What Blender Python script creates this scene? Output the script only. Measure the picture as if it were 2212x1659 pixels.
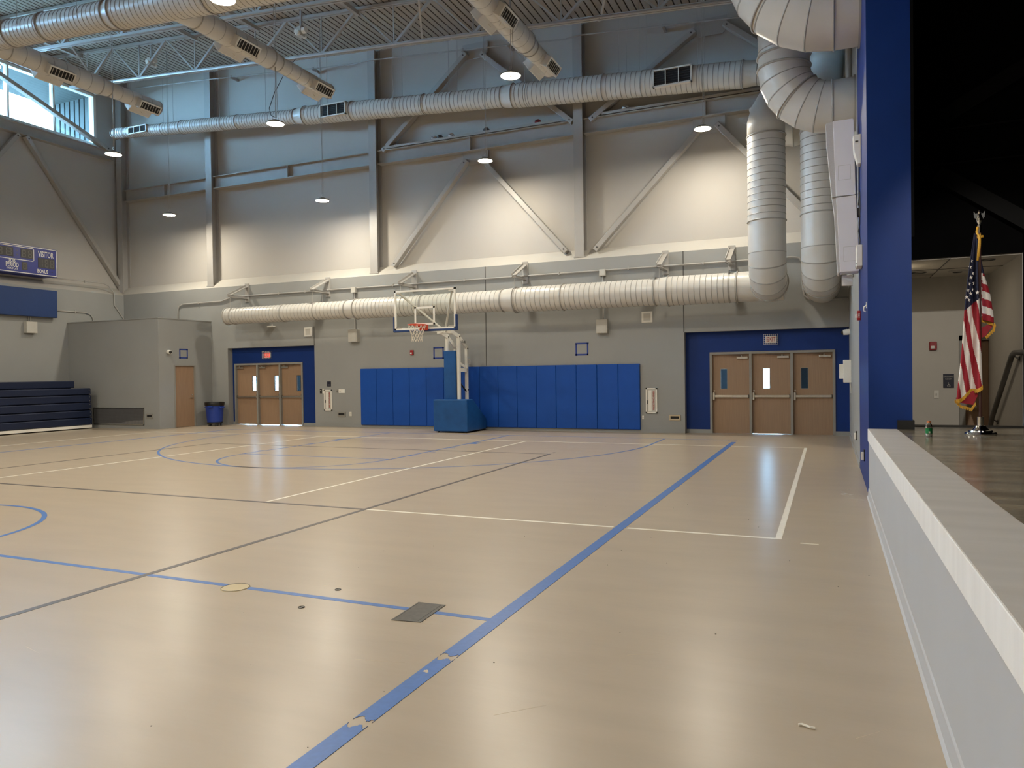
import bpy, math, random
from mathutils import Vector, Matrix
random.seed(7)
for o in list(bpy.data.objects): bpy.data.objects.remove(o)
SC = bpy.context.scene
COL = SC.collection
PI = math.pi
R = math.radians

# ---------------------------------------------------------------- camera
yaw, pitch, roll = R(-23.272), R(-0.7204), R(-0.7788)
f_ = Vector((math.sin(yaw)*math.cos(pitch), math.cos(yaw)*math.cos(pitch), math.sin(pitch)))
r_ = Vector((math.cos(yaw), -math.sin(yaw), 0)); u_ = r_.cross(f_)
r2 = r_*math.cos(roll)+u_*math.sin(roll); u2 = -r_*math.sin(roll)+u_*math.cos(roll)
cam_d = bpy.data.cameras.new('camera'); cam = bpy.data.objects.new('camera', cam_d); COL.objects.link(cam)
M = Matrix((r2, u2, -f_)).transposed().to_4x4(); M.translation = Vector((0, 0, 1.62)); cam.matrix_world = M
cam_d.sensor_fit = 'HORIZONTAL'; cam_d.sensor_width = 36; cam_d.lens = 1592.66/2212*36; cam_d.clip_end = 200
SC.camera = cam
# ---------------------------------------------------------------- sky, exposure
w = bpy.data.worlds.new('sky'); SC.world = w; w.use_nodes = True
bg = w.node_tree.nodes['Background']; bg.inputs[0].default_value = (.34, .65, 1, 1); bg.inputs[1].default_value = 31
LAMP_POWER = 255; LAMP_COLOR = (1, .905, .74)
SC.view_settings.view_transform = 'Standard'; SC.view_settings.look = 'None'
SC.view_settings.exposure = 0.84; SC.view_settings.gamma = 1; SC.view_settings.use_curve_mapping = False

# ---------------------------------------------------------------- materials
def lin(c): return tuple(((v/255)/12.92 if v/255 <= .04045 else ((v/255+.055)/1.055)**2.4) for v in c)+(1,)
def mat(name, rgb, rough=.6, metal=0, var=.06, scale=3, bump=0, bscale=60, spec=.5, stretch=(1, 1, 1), emit=None):
    m = bpy.data.materials.new(name); m.use_nodes = True; nt = m.node_tree; p = nt.nodes['Principled BSDF']
    c = lin(rgb)
    p.inputs['Roughness'].default_value = rough; p.inputs['Metallic'].default_value = metal
    p.inputs['Specular IOR Level'].default_value = spec
    tc = nt.nodes.new('ShaderNodeTexCoord'); mp = nt.nodes.new('ShaderNodeMapping'); mp.inputs['Scale'].default_value = stretch
    nt.links.new(tc.outputs['Object'], mp.inputs[0])
    nz = nt.nodes.new('ShaderNodeTexNoise'); nz.inputs['Scale'].default_value = scale; nz.inputs['Detail'].default_value = 6
    nt.links.new(mp.outputs[0], nz.inputs['Vector'])
    rp = nt.nodes.new('ShaderNodeValToRGB'); nt.links.new(nz.outputs[0], rp.inputs[0])
    rp.color_ramp.elements[0].position = .3; rp.color_ramp.elements[1].position = .7
    rp.color_ramp.elements[0].color = tuple(v*(1-var) for v in c[:3])+(1,)
    rp.color_ramp.elements[1].color = tuple(min(1, v*(1+var)) for v in c[:3])+(1,)
    nt.links.new(rp.outputs[0], p.inputs['Base Color'])
    if bump:
        n2 = nt.nodes.new('ShaderNodeTexNoise'); n2.inputs['Scale'].default_value = bscale; n2.inputs['Detail'].default_value = 3
        nt.links.new(mp.outputs[0], n2.inputs['Vector'])
        bp = nt.nodes.new('ShaderNodeBump'); bp.inputs['Strength'].default_value = bump; bp.inputs['Distance'].default_value = .01
        nt.links.new(n2.outputs[0], bp.inputs['Height']); nt.links.new(bp.outputs[0], p.inputs['Normal'])
    if emit:
        p.inputs['Emission Color'].default_value = lin(emit[0]) if max(emit[0]) > 1 else tuple(emit[0])+(1,)
        p.inputs['Emission Strength'].default_value = emit[1]
    return m
def glass(name, tint, fac=.08, rough=.02):
    m = bpy.data.materials.new(name); m.use_nodes = True; nt = m.node_tree; nt.nodes.remove(nt.nodes['Principled BSDF'])
    t = nt.nodes.new('ShaderNodeBsdfTransparent'); t.inputs[0].default_value = tuple(tint)+(1,)
    g = nt.nodes.new('ShaderNodeBsdfGlossy'); g.inputs['Roughness'].default_value = rough
    x = nt.nodes.new('ShaderNodeMixShader'); fr = nt.nodes.new('ShaderNodeFresnel'); fr.inputs[0].default_value = 1.45
    mu = nt.nodes.new('ShaderNodeMath'); mu.operation = 'MULTIPLY'; mu.inputs[1].default_value = fac*12
    nt.links.new(fr.outputs[0], mu.inputs[0]); nt.links.new(mu.outputs[0], x.inputs[0])
    nt.links.new(t.outputs[0], x.inputs[1]); nt.links.new(g.outputs[0], x.inputs[2])
    nt.links.new(x.outputs[0], nt.nodes['Material Output'].inputs[0]); return m
m_floor = mat('vinyl_floor', (172, 158, 139), .29, var=.05, scale=1.6, bump=.05, bscale=9, spec=.45, stretch=(.7, 2.4, 1))
m_upper = mat('upper_wall_paint', (182, 178, 172), .75, var=.025, scale=.7, bump=.04, bscale=40, spec=.3)
m_sill = mat('sill_paint', (182, 178, 170), .7, var=.04, scale=1.2, bump=.06, bscale=25, spec=.3)
m_gray = mat('lower_wall_paint', (148, 149, 147), .55, var=.035, scale=.8, bump=.05, bscale=14, spec=.35)
m_steel = mat('painted_steel', (165, 162, 158), .45, var=.03, scale=4)
m_deck = mat('roof_deck_paint', (156, 148, 138), .7, var=.05, scale=.6)
m_slot = mat('deck_slot', (70, 66, 62), .8)
m_duct = mat('duct_paint', (203, 200, 194), .32, var=.03, scale=2.5, spec=.5)
m_collar = mat('duct_collar_paint', (166, 164, 160), .35, var=.03)
m_seam = mat('duct_seam', (158, 156, 151), .5)
m_ductset = [m_duct, m_seam]
m_blue = mat('navy_wall_paint', (15, 48, 114), .5, var=.05, scale=2, spec=.25)
m_pad = mat('blue_vinyl_pad', (13, 74, 162), .5, spec=.3, var=.05, scale=4, bump=.05, bscale=60)
m_goalpad = mat('goal_blue_vinyl', (24, 78, 138), .45, spec=.35, var=.12, scale=5, bump=.25, bscale=6)
m_navy = mat('bleacher_navy', (20, 31, 58), .4, var=.1, scale=6, stretch=(1, .2, 1))
m_panel = mat('navy_board', (20, 52, 104), .6, var=.04)
m_wood = mat('oak_veneer', (150, 122, 97), .45, var=.09, scale=5, stretch=(9, 9, .35))
m_frame = mat('door_frame_gray', (140, 138, 132), .45)
m_metal = mat('brushed_steel', (205, 200, 190), .28, 1, var=.05, scale=20)
m_chrome = mat('chrome', (225, 225, 222), .08, 1, var=.02)
m_white = mat('white_enamel', (226, 223, 215), .4, var=.02)
m_spk = mat('speaker_white', (224, 222, 224), .5, var=.02)
m_grille = mat('speaker_cloth', (190, 187, 184), .9, var=.05, scale=60, bump=.2, bscale=200)
m_lgray = mat('box_gray', (186, 183, 175), .5)
m_black = mat('stage_black', (9, 9, 10), .9, var=.15, spec=.1)
m_rubber = mat('black_rubber', (22, 21, 20), .6)
m_dark = mat('dark_void', (20, 20, 22), .7)
m_dgray = mat('dark_gray', (66, 66, 66), .5)
m_red = mat('fire_red', (150, 22, 28), .4)
m_lens = mat('strobe_lens', (230, 228, 225), .2)
m_orange = mat('rim_orange', (205, 62, 30), .4)
m_net = mat('net_cord', (222, 214, 200), .9)
m_conc = mat('stage_cap_concrete', (196, 191, 185), .5, var=.06, scale=2.5, bump=.08, bscale=12, stretch=(.6, 3, 1))
m_cap = mat('stage_cap_white', (228, 226, 223), .5, var=.05, scale=3, stretch=(1, 4, .6))
m_stagewall = mat('stage_front_gray', (176, 177, 180), .5, var=.025, scale=1.4)
m_stage = mat('stage_floor', (128, 120, 106), .2, var=.5, scale=2.6, bump=.08, bscale=12, spec=.5, stretch=(.5, 2.2, 1))  # wide colour variance imitates streaky reflections on the glossy floor
m_alcove = mat('hall_paint', (196, 192, 184), .7, var=.02)
m_tile = mat('ceiling_tile', (214, 208, 196), .8, var=.04, scale=40)
m_can = mat('can_blue', (24, 54, 138), .4)
m_bag = mat('liner_black', (16, 16, 18), .3, bump=.4, bscale=30)
m_lblue = mat('court_blue', (62, 108, 176), .38, var=.08, scale=30)
m_lwhite = mat('court_white', (226, 221, 208), .4, var=.05, scale=20)
m_ldark = mat('court_charcoal', (82, 76, 76), .4, var=.08, scale=20)
m_ltan = mat('scuff_tan', (200, 184, 160), .45)
m_tape = mat('painters_tape', (30, 56, 138), .6)
m_exit = mat('exit_face', (232, 214, 205), .5)
m_exitlit = mat('exit_face_lit', (235, 90, 84), .5, emit=((255, 70, 62), .55))
m_exitred = mat('exit_letter_red', (160, 40, 40), .5)
m_sign = mat('sign_navy', (24, 28, 48), .5)
m_score = mat('scoreboard_blue', (36, 46, 132), .4)
m_digit = mat('digit_dark', (58, 56, 56), .5)
m_seg = mat('digit_segment', (88, 86, 82), .4)
m_lamp = mat('lamp_lens', (255, 255, 255), .4, emit=(LAMP_COLOR, LAMP_POWER))
m_lampbody = mat('lamp_housing', (120, 118, 114), .5)
m_cable = mat('cable_gray', (168, 165, 158), .5)
m_fred = mat('flag_red', (150, 24, 40), .75, var=.08, scale=30)
m_fwhite = mat('flag_white', (226, 218, 212), .75, var=.04, scale=30)
m_fnavy = mat('flag_navy', (24, 28, 56), .75, var=.08, scale=30)
m_gold = mat('gold_fringe', (205, 155, 50), .6, var=.2, scale=60)
m_pole = mat('flagpole_wood', (66, 40, 34), .35)
m_green = mat('bottle_label_green', (16, 122, 66), .4)
m_bcap = mat('bottle_cap_orange', (206, 128, 84), .5)
m_bottle = glass('bottle_plastic', (.86, .88, .86), .12, .1)
m_win = glass('window_glass', (.93, .97, .97), .07)
m_bb = glass('backboard_glass', (.97, .985, .975), .03)
m_tint = glass('door_glass_blue', (.20, .225, .24), .06)
m_clear = glass('door_glass', (.62, .64, .64), .05)
m_extwall = mat('exterior_soffit', (48, 55, 54), .8)
m_ball = mat('ball_white', (205, 203, 198), .5)
m_ballr = mat('ball_red', (130, 22, 28), .5)
m_stain = mat('brass_plate', (184, 168, 132), .45)
m_steelplate = mat('floor_plate_steel', (84, 82, 78), .4, .2, var=.2, scale=25)

# ---------------------------------------------------------------- mesh helpers
class B:
    def __init__(s): s.v = []; s.f = []; s.m = []; s.mi = 0
    def add(s, vs, fs, mi=0):
        n = len(s.v); s.v += [tuple(p) for p in vs]; s.f += [tuple(i+n for i in q) for q in fs]; s.m += [mi or s.mi]*len(fs); return s
    def box(s, x0, x1, y0, y1, z0, z1, mi=0):
        vs = [(x, y, z) for z in (z0, z1) for y in (y0, y1) for x in (x0, x1)]
        return s.add(vs, [(0, 2, 3, 1), (4, 5, 7, 6), (0, 1, 5, 4), (2, 6, 7, 3), (0, 4, 6, 2), (1, 3, 7, 5)], mi)
    def obox(s, c, ax, ay, az, mi=0):      # oriented box: centre and three half-axis vectors
        c, ax, ay, az = map(Vector, (c, ax, ay, az))
        vs = [c+ax*i+ay*j+az*k for k in (-1, 1) for j in (-1, 1) for i in (-1, 1)]
        return s.add(vs, [(0, 2, 3, 1), (4, 5, 7, 6), (0, 1, 5, 4), (2, 6, 7, 3), (0, 4, 6, 2), (1, 3, 7, 5)], mi)
    def bar(s, p, q, w, h, up=(0, 0, 1)):  # rectangular bar from p to q; w sideways, h along up
        p, q = Vector(p), Vector(q); d = (q-p); L = d.length; d.normalize(); up = Vector(up)
        sd = d.cross(up).normalized(); up = sd.cross(d).normalized()
        return s.obox((p+q)/2, d*(L/2), sd*(w/2), up*(h/2))
    def prism(s, poly, axis, a, b):        # polygon in the two other axes, extruded along axis
        def P(u, v, t): return {'x': (t, u, v), 'y': (u, t, v), 'z': (u, v, t)}[axis]
        n = len(poly); vs = [P(u, v, a) for u, v in poly]+[P(u, v, b) for u, v in poly]
        return s.add(vs, [tuple(range(n))[::-1], tuple(range(n, 2*n))]+[(i, (i+1) % n, n+(i+1) % n, n+i) for i in range(n)])
    def frame2(s, d):
        d = Vector(d).normalized(); a = Vector((0, 0, 1)) if abs(d.z) < .9 else Vector((1, 0, 0))
        x = d.cross(a).normalized(); return x, x.cross(d).normalized()
    def ring(s, c, x, y, r, n): return [Vector(c)+x*(r*math.cos(2*PI*i/n))+y*(r*math.sin(2*PI*i/n)) for i in range(n)]
    def frust(s, p, q, r0, r1, n=24, caps=(0, 0)):
        p, q = Vector(p), Vector(q); x, y = s.frame2(q-p); a = s.ring(p, x, y, r0, n); b = s.ring(q, x, y, r1, n)
        s.add(a+b, [(i, (i+1) % n, n+(i+1) % n, n+i) for i in range(n)])
        if caps[0]: s.add(a, [tuple(range(n))[::-1]])
        if caps[1]: s.add(b, [tuple(range(n))])
        return s
    def cyl(s, p, q, r, n=16): return s.frust(p, q, r, r, n, (1, 1))
    def lathe(s, c, prof, n=32, axis=(0, 0, 1)):   # prof: (height, radius); separate bands keep the creases
        d = Vector(axis).normalized(); c = Vector(c)
        for (t0, a), (t1, b) in zip(prof, prof[1:]):
            if abs(t1-t0) < 1e-6: t1 += 1e-5
            s.frust(c+d*t0, c+d*t1, max(a, 1e-4), max(b, 1e-4), n)
        return s
    def tube(s, pts, r, n=8):
        pts = [Vector(p) for p in pts]; rings = []; x = None
        for i, p in enumerate(pts):
            d = (pts[min(i+1, len(pts)-1)]-pts[max(i-1, 0)]).normalized()
            if x is None: x, y = s.frame2(d)
            else: x = (x-d*x.dot(d)).normalized(); y = x.cross(d)
            rings.append(s.ring(p, x, y, r, n))
        vs = [v for q in rings for v in q]; k = len(rings)
        return s.add(vs, [(j*n+i, j*n+(i+1) % n, (j+1)*n+(i+1) % n, (j+1)*n+i) for j in range(k-1) for i in range(n)]+[tuple(range(n))[::-1], tuple(range((k-1)*n, k*n))])
    def spiral(s, p, q, r, pitch=.13, n=36, bead=.008):
        p, q = Vector(p), Vector(q); L = (q-p).length; d = (q-p)/L; k = max(1, int(L/pitch)); st = L/k
        for i in range(k):
            a = p+d*(i*st); b = p+d*((i+1)*st-.018); c = p+d*((i+1)*st-.009); e = p+d*((i+1)*st)
            s.frust(a, b, r, r, n); s.mi = 1; s.frust(b, c, r, r+bead, n); s.frust(c, e, r+bead, r, n); s.mi = 0
        return s
    def elbow(s, c, e0, e1, Rb, r, gores=5, n=36, a0=0, a1=PI/2, bead=.007):   # bend of centreline radius Rb about c, from e0 towards e1
        c, e0, e1 = map(Vector, (c, e0, e1)); nz = e0.cross(e1).normalized()
        def rg(a, rr):
            o = e0*math.cos(a)+e1*math.sin(a); return [c+o*Rb+o*(rr*math.cos(2*PI*i/n))+nz*(rr*math.sin(2*PI*i/n)) for i in range(n)]
        for g in range(gores):
            b0 = a0+(a1-a0)*g/gores; b1 = a0+(a1-a0)*(g+1)/gores; da = .010/Rb
            for (u, ru), (v, rv) in (((b0+da, r), (b1-da, r)), ((b1-da, r), (b1, r+bead)), ((b0, r+bead), (b0+da, r))):
                s.mi = 1 if ru != rv else 0
                A, Bq = rg(u, ru), rg(v, rv); s.add(A+Bq, [(i, (i+1) % n, n+(i+1) % n, n+i) for i in range(n)]); s.mi = 0
        return s
    def torus(s, c, axis, r, t, n=32, k=8):
        d = Vector(axis).normalized(); x, y = s.frame2(d); vs = []
        for i in range(n):
            a = 2*PI*i/n; o = x*math.cos(a)+y*math.sin(a)
            for j in range(k): b = 2*PI*j/k; vs.append(Vector(c)+o*(r+t*math.cos(b))+d*(t*math.sin(b)))
        return s.add(vs, [(i*k+j, i*k+(j+1) % k, ((i+1) % n)*k+(j+1) % k, ((i+1) % n)*k+j) for i in range(n) for j in range(k)])
ORG = {}
def place(name, me, parent, kind=None):
    o = bpy.data.objects.new(name, me); COL.objects.link(o)
    if parent is not None: o.parent = parent; ORG[o] = ORG.get(parent, Vector((0, 0, 0)))
    else: ORG[o] = Vector((0, 0, 0))
    if kind: o['kind'] = kind
    return o
def obj(name, b, m, parent=None, smooth=False, bev=0, kind=None, fixn=True):
    off = ORG.get(parent, Vector((0, 0, 0))) if parent is not None else Vector((0, 0, 0))
    me = bpy.data.meshes.new(name); me.from_pydata([(x-off.x, y-off.y, z-off.z) for x, y, z in b.v], [], b.f); me.update()
    ms = m if isinstance(m, (list, tuple)) else [m]
    for q in ms: me.materials.append(q)
    if len(ms) > 1: me.polygons.foreach_set('material_index', b.m)
    if smooth: me.polygons.foreach_set('use_smooth', [True]*len(me.polygons))
    o = place(name, me, parent, kind)
    if bev:
        md = o.modifiers.new('bevel', 'BEVEL'); md.width = bev; md.segments = 2; md.limit_method = 'ANGLE'
    return o
def thing(name, label, cat, loc, group=None):
    o = bpy.data.objects.new(name, None); COL.objects.link(o); o.location = loc; o.empty_display_size = .1
    o['label'] = label; o['category'] = cat; ORG[o] = Vector(loc)
    if group: o['group'] = group
    return o
def tag(o, label, cat, group=None):
    o['label'] = label; o['category'] = cat
    if group: o['group'] = group
    return o
def struct(name, b, m, **k): return obj(name, b, m, kind='structure', **k)
def text(name, s, size, loc, rot, m, parent, sx=1, align='CENTER', depth=.002, bold=.0):
    cu = bpy.data.curves.new(name, 'FONT'); cu.body = s; cu.size = size; cu.extrude = depth; cu.align_x = align; cu.align_y = 'CENTER'; cu.offset = bold
    cu.resolution_u = 3
    t = bpy.data.objects.new(name, cu); COL.objects.link(t)
    me = bpy.data.meshes.new_from_object(t.evaluated_get(bpy.context.evaluated_depsgraph_get()))
    bpy.data.objects.remove(t); bpy.data.curves.remove(cu)
    e = Matrix.Rotation(rot[2], 4, 'Z') @ Matrix.Rotation(rot[1], 4, 'Y') @ Matrix.Rotation(rot[0], 4, 'X')
    off = ORG.get(parent, Vector((0, 0, 0)))
    me.transform(Matrix.Translation(Vector(loc)-off) @ e @ Matrix.Diagonal((sx, 1, 1, 1)))
    me.materials.clear(); me.materials.append(m)
    return place(name, me, parent)
FACE = (PI/2, 0, 0)          # reads on a wall facing the camera
FACEL = (PI/2, 0, PI/2)      # reads on the left wall
def copytree(o, parent=None):
    c = o.copy(); COL.objects.link(c); c.parent = parent
    for ch in list(o.children): copytree(ch, c)
    return c

# ---------------------------------------------------------------- dimensions
XL, XLU, XR = -24.4, -24.9, .46          # left wall (low, high), stage side wall
YB, YBU, YF = 19.8, 20.2, -11.0          # far wall (low, high), wall behind the camera
ST = .90                                 # stage height
def zb(x): return 11.463+.0755*(-20.64-x)    # joist bottom chord
def zt(x): return zb(x)+1.12
def zdeck(x): return zt(x)+.07

# ---------------------------------------------------------------- structure
fl = struct('floor', B().box(-25.2, .5, YF, 20.6, -.2, 0), m_floor)
# far wall, low part with its two door recesses
RL0, RL1, RZ, YD = -19.33, -15.6, 2.68, 20.02
RR0 = -3.52
b = B()
b.box(-24.95, RL0, YB, 20.6, 0, 4.83).box(RL1, RR0, YB, 20.6, 0, 4.83).box(RL0, RL1, YB, 20.6, RZ, 4.83).box(RR0, .459, YB, 20.6, RZ, 4.83)
wb = struct('wall_back', b, m_gray)
sill = B().add([(-24.95, YB, 4.83), (.96, YB, 4.83), (.96, YBU+.02, 5.17), (-24.95, YBU+.02, 5.17), (-24.95, 20.6, 4.83), (.96, 20.6, 4.83)],
               [(0, 1, 2, 3)])
struct('trim_1', sill, m_sill)
struct('wall_back_upper', B().box(-25.2, .96, YBU, 20.6, 4.9, 13.4), m_upper)
for x, z0, z1 in ((-9.33, 1.9, 4.83), (-3.53, 2.68, 4.83), (-15.6, 2.68, 3.3)):
    obj('panel_joint', B().box(x-.012, x+.012, YB-.003, YB+.01, z0, z1), m_dgray, wb)
def recess(name, x0, x1, leaves, fx0, fx1, head):
    """blue back of a door recess, split around the door opening"""
    b = B().box(x0, fx0+.02, YD, YD+.2, .1, RZ).box(fx1-.02, x1, YD, YD+.2, .1, RZ).box(fx0+.02, fx1-.02, YD, YD+.2, head-.02, RZ)
    w = struct(name, b, m_blue)
    return w
recess('wall_entry_left', RL0, RL1, 3, -19.24, -16.27, 2.13)
recess('wall_entry_right', RR0, .46, 3, -2.90, .145, 2.13)
bb = B()
for x0, x1, y in ((-25, RL0, YB), (RL1, RR0, YB)): bb.box(x0, x1, y-.012, y, 0, .1)
bb.box(RL0, -19.24, YD-.012, YD, 0, .1).box(-16.27, RL1, YD-.012, YD, 0, .1).box(RR0, -2.90, YD-.012, YD, 0, .1).box(.145, .46, YD-.012, YD, 0, .1)
struct('baseboard_back', bb, m_gray)
# left wall
struct('wall_left', B().box(XL-.8, XL, YF, YB, 0, 4.8), m_gray)
WY0, WY1, WZ0, WZ1 = -2.9, 19.13, 10.33, 12.14
b = B().box(XLU-.3, XLU, YF, 20.3, 4.7, WZ0).box(XLU-.3, XLU, YF, 20.3, WZ1, 13.4).box(XLU-.3, XLU, YF, WY0, WZ0, WZ1).box(XLU-.3, XLU, WY1, 20.3, WZ0, WZ1)
struct('wall_left_upper', b, m_upper)
struct('trim_2', B().add([(XL, YF, 4.8), (XL, YB, 4.8), (XLU-.02, YB+.4, 5.12), (XLU-.02, YF, 5.12)], [(0, 1, 2, 3)]), m_sill)
wf = B(); y = WY1; n = 0
wfr = struct('window_1', B().box(XLU-.16, XLU+.03, WY0-.05, WY1+.05, WZ1-.05, WZ1+.04).box(XLU-.16, XLU+.03, WY0-.05, WY1+.05, WZ0-.04, WZ0+.05)
             .box(XLU-.16, XLU+.03, WY1-.06, WY1+.04, WZ0, WZ1).box(XLU-.16, XLU+.03, WY0-.04, WY0+.06, WZ0, WZ1), m_white)
while y > WY0+.5:
    y1 = y-1.573
    obj('window_pane', B().box(XLU-.10, XLU-.09, y1+.03, y-.03, WZ0+.04, WZ1-.04), m_win, wfr)
    if y1 > WY0+.5: obj('mullion', B().box(XLU-.15, XLU+.02, y1-.035, y1+.035, WZ0, WZ1), m_white, wfr)
    y = y1
# wall behind the viewer and the stage side wall
struct('wall_front', B().box(-25.2, .96, YF-.3, YF, 0, 13.4), m_upper)
struct('wall_right', B().box(XR, .96, 13.4, 20.62, 0, 12.2), m_gray)
struct('wall_proscenium', B().box(XR, .955, 10.43, 13.4, 0, 12.2), m_blue)
struct('wall_proscenium_near', B().box(XR, .955, YF, -1.63, 0, 12.2), m_blue)
struct('wall_proscenium_header', B().box(XR, .955, -1.63, 10.43, 7.6, 12.2), m_blue)
struct('baseboard_right', B().box(XR-.012, XR, 13.4, YB, 0, .1), m_gray)
# roof deck: long pans with narrow slots running front to back
b = B(); x = -25.2; p = .203
while x < .96:
    z = zdeck(x); z1 = zdeck(x+p)
    b.add([(x, YF, z), (x+p-.032, YF, z1), (x+p-.032, 20.4, z1), (x, 20.4, z)], [(0, 1, 2, 3)], 0)
    b.add([(x+p-.032, YF, z1), (x+p-.032, YF, z1+.06), (x+p-.032, 20.4, z1+.06), (x+p-.032, 20.4, z1)], [(0, 1, 2, 3)], 1)
    b.add([(x+p, YF, z1+.06), (x+p, YF, z1), (x+p, 20.4, z1), (x+p, 20.4, z1+.06)], [(0, 1, 2, 3)], 1)
    b.add([(x+p-.032, YF, z1+.06), (x+p, YF, z1+.06), (x+p, 20.4, z1+.06), (x+p-.032, 20.4, z1+.06)], [(0, 1, 2, 3)], 1)
    x += p
ce = struct('ceiling', b, [m_deck, m_slot])
obj('roof_slab', B().add([(-25.3, YF-.3, 13.5), (1, YF-.3, 12.0), (1, 20.7, 12.0), (-25.3, 20.7, 13.5)], [(0, 1, 2, 3)]), m_deck, ce)
# outside the clerestory: roof overhang and a corrugated wing wall
b = B().box(-27.7, -25.2, -8, 19.6, 12.28, 12.5)
struct('trim_overhang', b, m_extwall)
b = B()
for i in range(9): b.box(-27.6+i*.27, -27.6+i*.27+.2, 19.36, 19.5, 8, 12.28)
b.box(-27.6, -25.2, 19.42, 19.6, 8, 12.28)
struct('wall_wing_exterior', b, m_extwall)

struct('ground_exterior', B().box(-90, -25.3, -70, 90, -.5, -.3).box(-25.3, 60, 20.7, 90, -.5, -.3), mat('exterior_ground', (118, 116, 108), .9))
# ---------------------------------------------------------------- stage
struct('floor_stage', B().box(.78, 9, -1.63, 11.4, .2, ST).box(2.56, 9, 11.4, 12.6, .2, ST), m_stage)
sw = struct('wall_stage_front', B().box(XR, .8, -1.7, 10.43, 0, ST-.14), m_stagewall)
struct('trim_stage_cap', B().box(XR-.012, .785, -1.7, 10.43, ST-.158, ST+.002), [m_cap, m_conc], bev=.006)
cap = bpy.data.objects['trim_stage_cap']; cap.data.polygons[1].material_index = 1
cap.data.update()
struct('baseboard_stage', B().add([(XR, -1.7, .11), (XR, 10.43, .11), (XR-.008, 10.43, .10), (XR-.008, -1.7, .10), (XR-.016, -1.7, .015), (XR-.016, 10.43, .015), (XR-.03, 10.43, .001), (XR-.03, -1.7, .001)],
       [(0, 1, 2, 3), (3, 2, 5, 4), (4, 5, 6, 7)]), m_stagewall)
struct('baseboard_pilaster', B().box(.785, .975, 10.40, 10.43, ST, ST+.115).box(.955, .975, 10.43, 11.4, ST, ST+.115), m_rubber)
b = B().box(2.56, 9.2, 12.57, 12.8, 0, 9.5).box(.955, 2.62, 12.57, 12.8, 3.27, 9.5).box(9, 9.2, -1.7, 12.6, 0, 9.5).box(.955, 9.2, -1.9, -1.63, 0, 9.5).box(.955, 9.2, -1.9, 12.8, 9.4, 9.6).box(.955, .99, 10.43, 12.57, 3.27, 9.5)
struct('wall_stage_black', b, m_black)
struct('trim_stage_nosing', B().box(.96, 9, 11.0, 11.42, ST-.1, ST+.006), m_rubber)
b = B()
for i in range(5): b.box(.96, 2.55, 11.4+i*.3, 11.4+(i+1)*.3, 0, ST-.15*(i+1))
struct('floor_hall_steps', b, m_stage)
struct('floor_hall', B().box(.96, 2.6, 12.5, 15.1, -.1, 0.001), m_floor)
struct('wall_hall_back', B().box(.9, 2.13, 15, 15.15, 0, 3.4).box(2.13, 2.7, 15, 15.15, 2.13, 3.4), m_alcove)
struct('wall_hall_right', B().box(2.55, 2.7, 12.6, 15.3, 0, 3.3).box(2.0, 2.7, 15.15, 15.3, 0, 2.4), m_alcove)  # second box added behind the hall door to block leaking sky light
struct('wall_hall_left', B().box(.955, .965, 12.57, 15, 0, 3.3), m_alcove)
ct = struct('ceiling_hall', B().box(.955, 2.6, 12.62, 13.86, 3.25, 3.3).box(1.66, 2.6, 13.86, 15, 3.25, 3.3).box(.955, 1.66, 14.75, 15, 3.25, 3.3).box(.955, 1.66, 13.86, 14.4, 3.25, 3.3).box(.955, 2.6, 12.6, 15, 3.55, 3.6), m_tile)
for x0, x1, y0, y1 in ((1.655, 1.665, 12.6, 15), (.96, 2.55, 13.855, 13.865)): obj('tile_joint', B().box(x0, x1, y0, y1, 3.243, 3.251), m_dgray, ct)
obj('void', B().box(.956, 1.75, 14.3, 14.8, 3.31, 3.5), m_dark, ct)
for x, y, r in ((1.4, 14.15, .11), (2.2, 13.0, .09), (2.0, 14.4, .06)):
    q = obj('downlight_trim', B().torus((x, y, 3.248), (0, 0, 1), r, .012, 24, 6), m_dgray, ct, smooth=True)
obj('air_grille', B().box(1.85, 2.25, 14.05, 14.3, 3.24, 3.25), m_lgray, ct)

def stz(y): return .868+.0096*(10.43-y)      # the stage edge falls a little towards the pilaster
for n_ in ('floor_stage', 'trim_stage_cap', 'trim_stage_nosing', 'baseboard_pilaster', 'wall_stage_front'):
    for v in bpy.data.objects[n_].data.vertices:
        if v.co.z > .3: v.co.z += stz(v.co.y)-ST
# ---------------------------------------------------------------- court markings (thin paint on the floor)
def line(name, x0, x1, y0, y1, m, z=.0012): return obj(name, B().box(x0, x1, y0, y1, 0, z), m, fl)
def arc(name, cx, cy, r, a0, a1, wd, m, n=72, z=.0014):
    b = B(); pts = []
    for i in range(n+1):
        a = a0+(a1-a0)*i/n; pts += [(cx+(r-wd/2)*math.cos(a), cy+(r-wd/2)*math.sin(a), z), (cx+(r+wd/2)*math.cos(a), cy+(r+wd/2)*math.sin(a), z)]
    b.add(pts, [(2*i, 2*i+1, 2*i+3, 2*i+2) for i in range(n)]); return obj(name, b, m, fl)
CX, YC, YBL = -9.73, 4.40, 18.05
# white cross court
line('white_sideline', -.49, -.43, 7.52, 16.62, m_lwhite, .0016)
line('white_end_line', -19.2, -.43, 16.57, 16.62, m_lwhite, .0010)
line('white_end_line', -5.24, -2.10, 7.515, 7.565, m_lwhite, .0010)
line('white_end_line', -1.95, -.43, 7.515, 7.565, m_lwhite, .0010)
line('white_end_line', -19.2, -14.24, 7.515, 7.565, m_lwhite, .0010)
line('white_sideline', -19.23, -19.18, 7.52, 16.62, m_lwhite, .0010)
for x in (-6.78, -12.86): line('white_attack_line', x-.025, x+.025, 7.57, 16.6, m_lwhite, .0013)
line('service_mark', -.26, -.10, 7.395, 7.425, m_lwhite)
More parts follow.
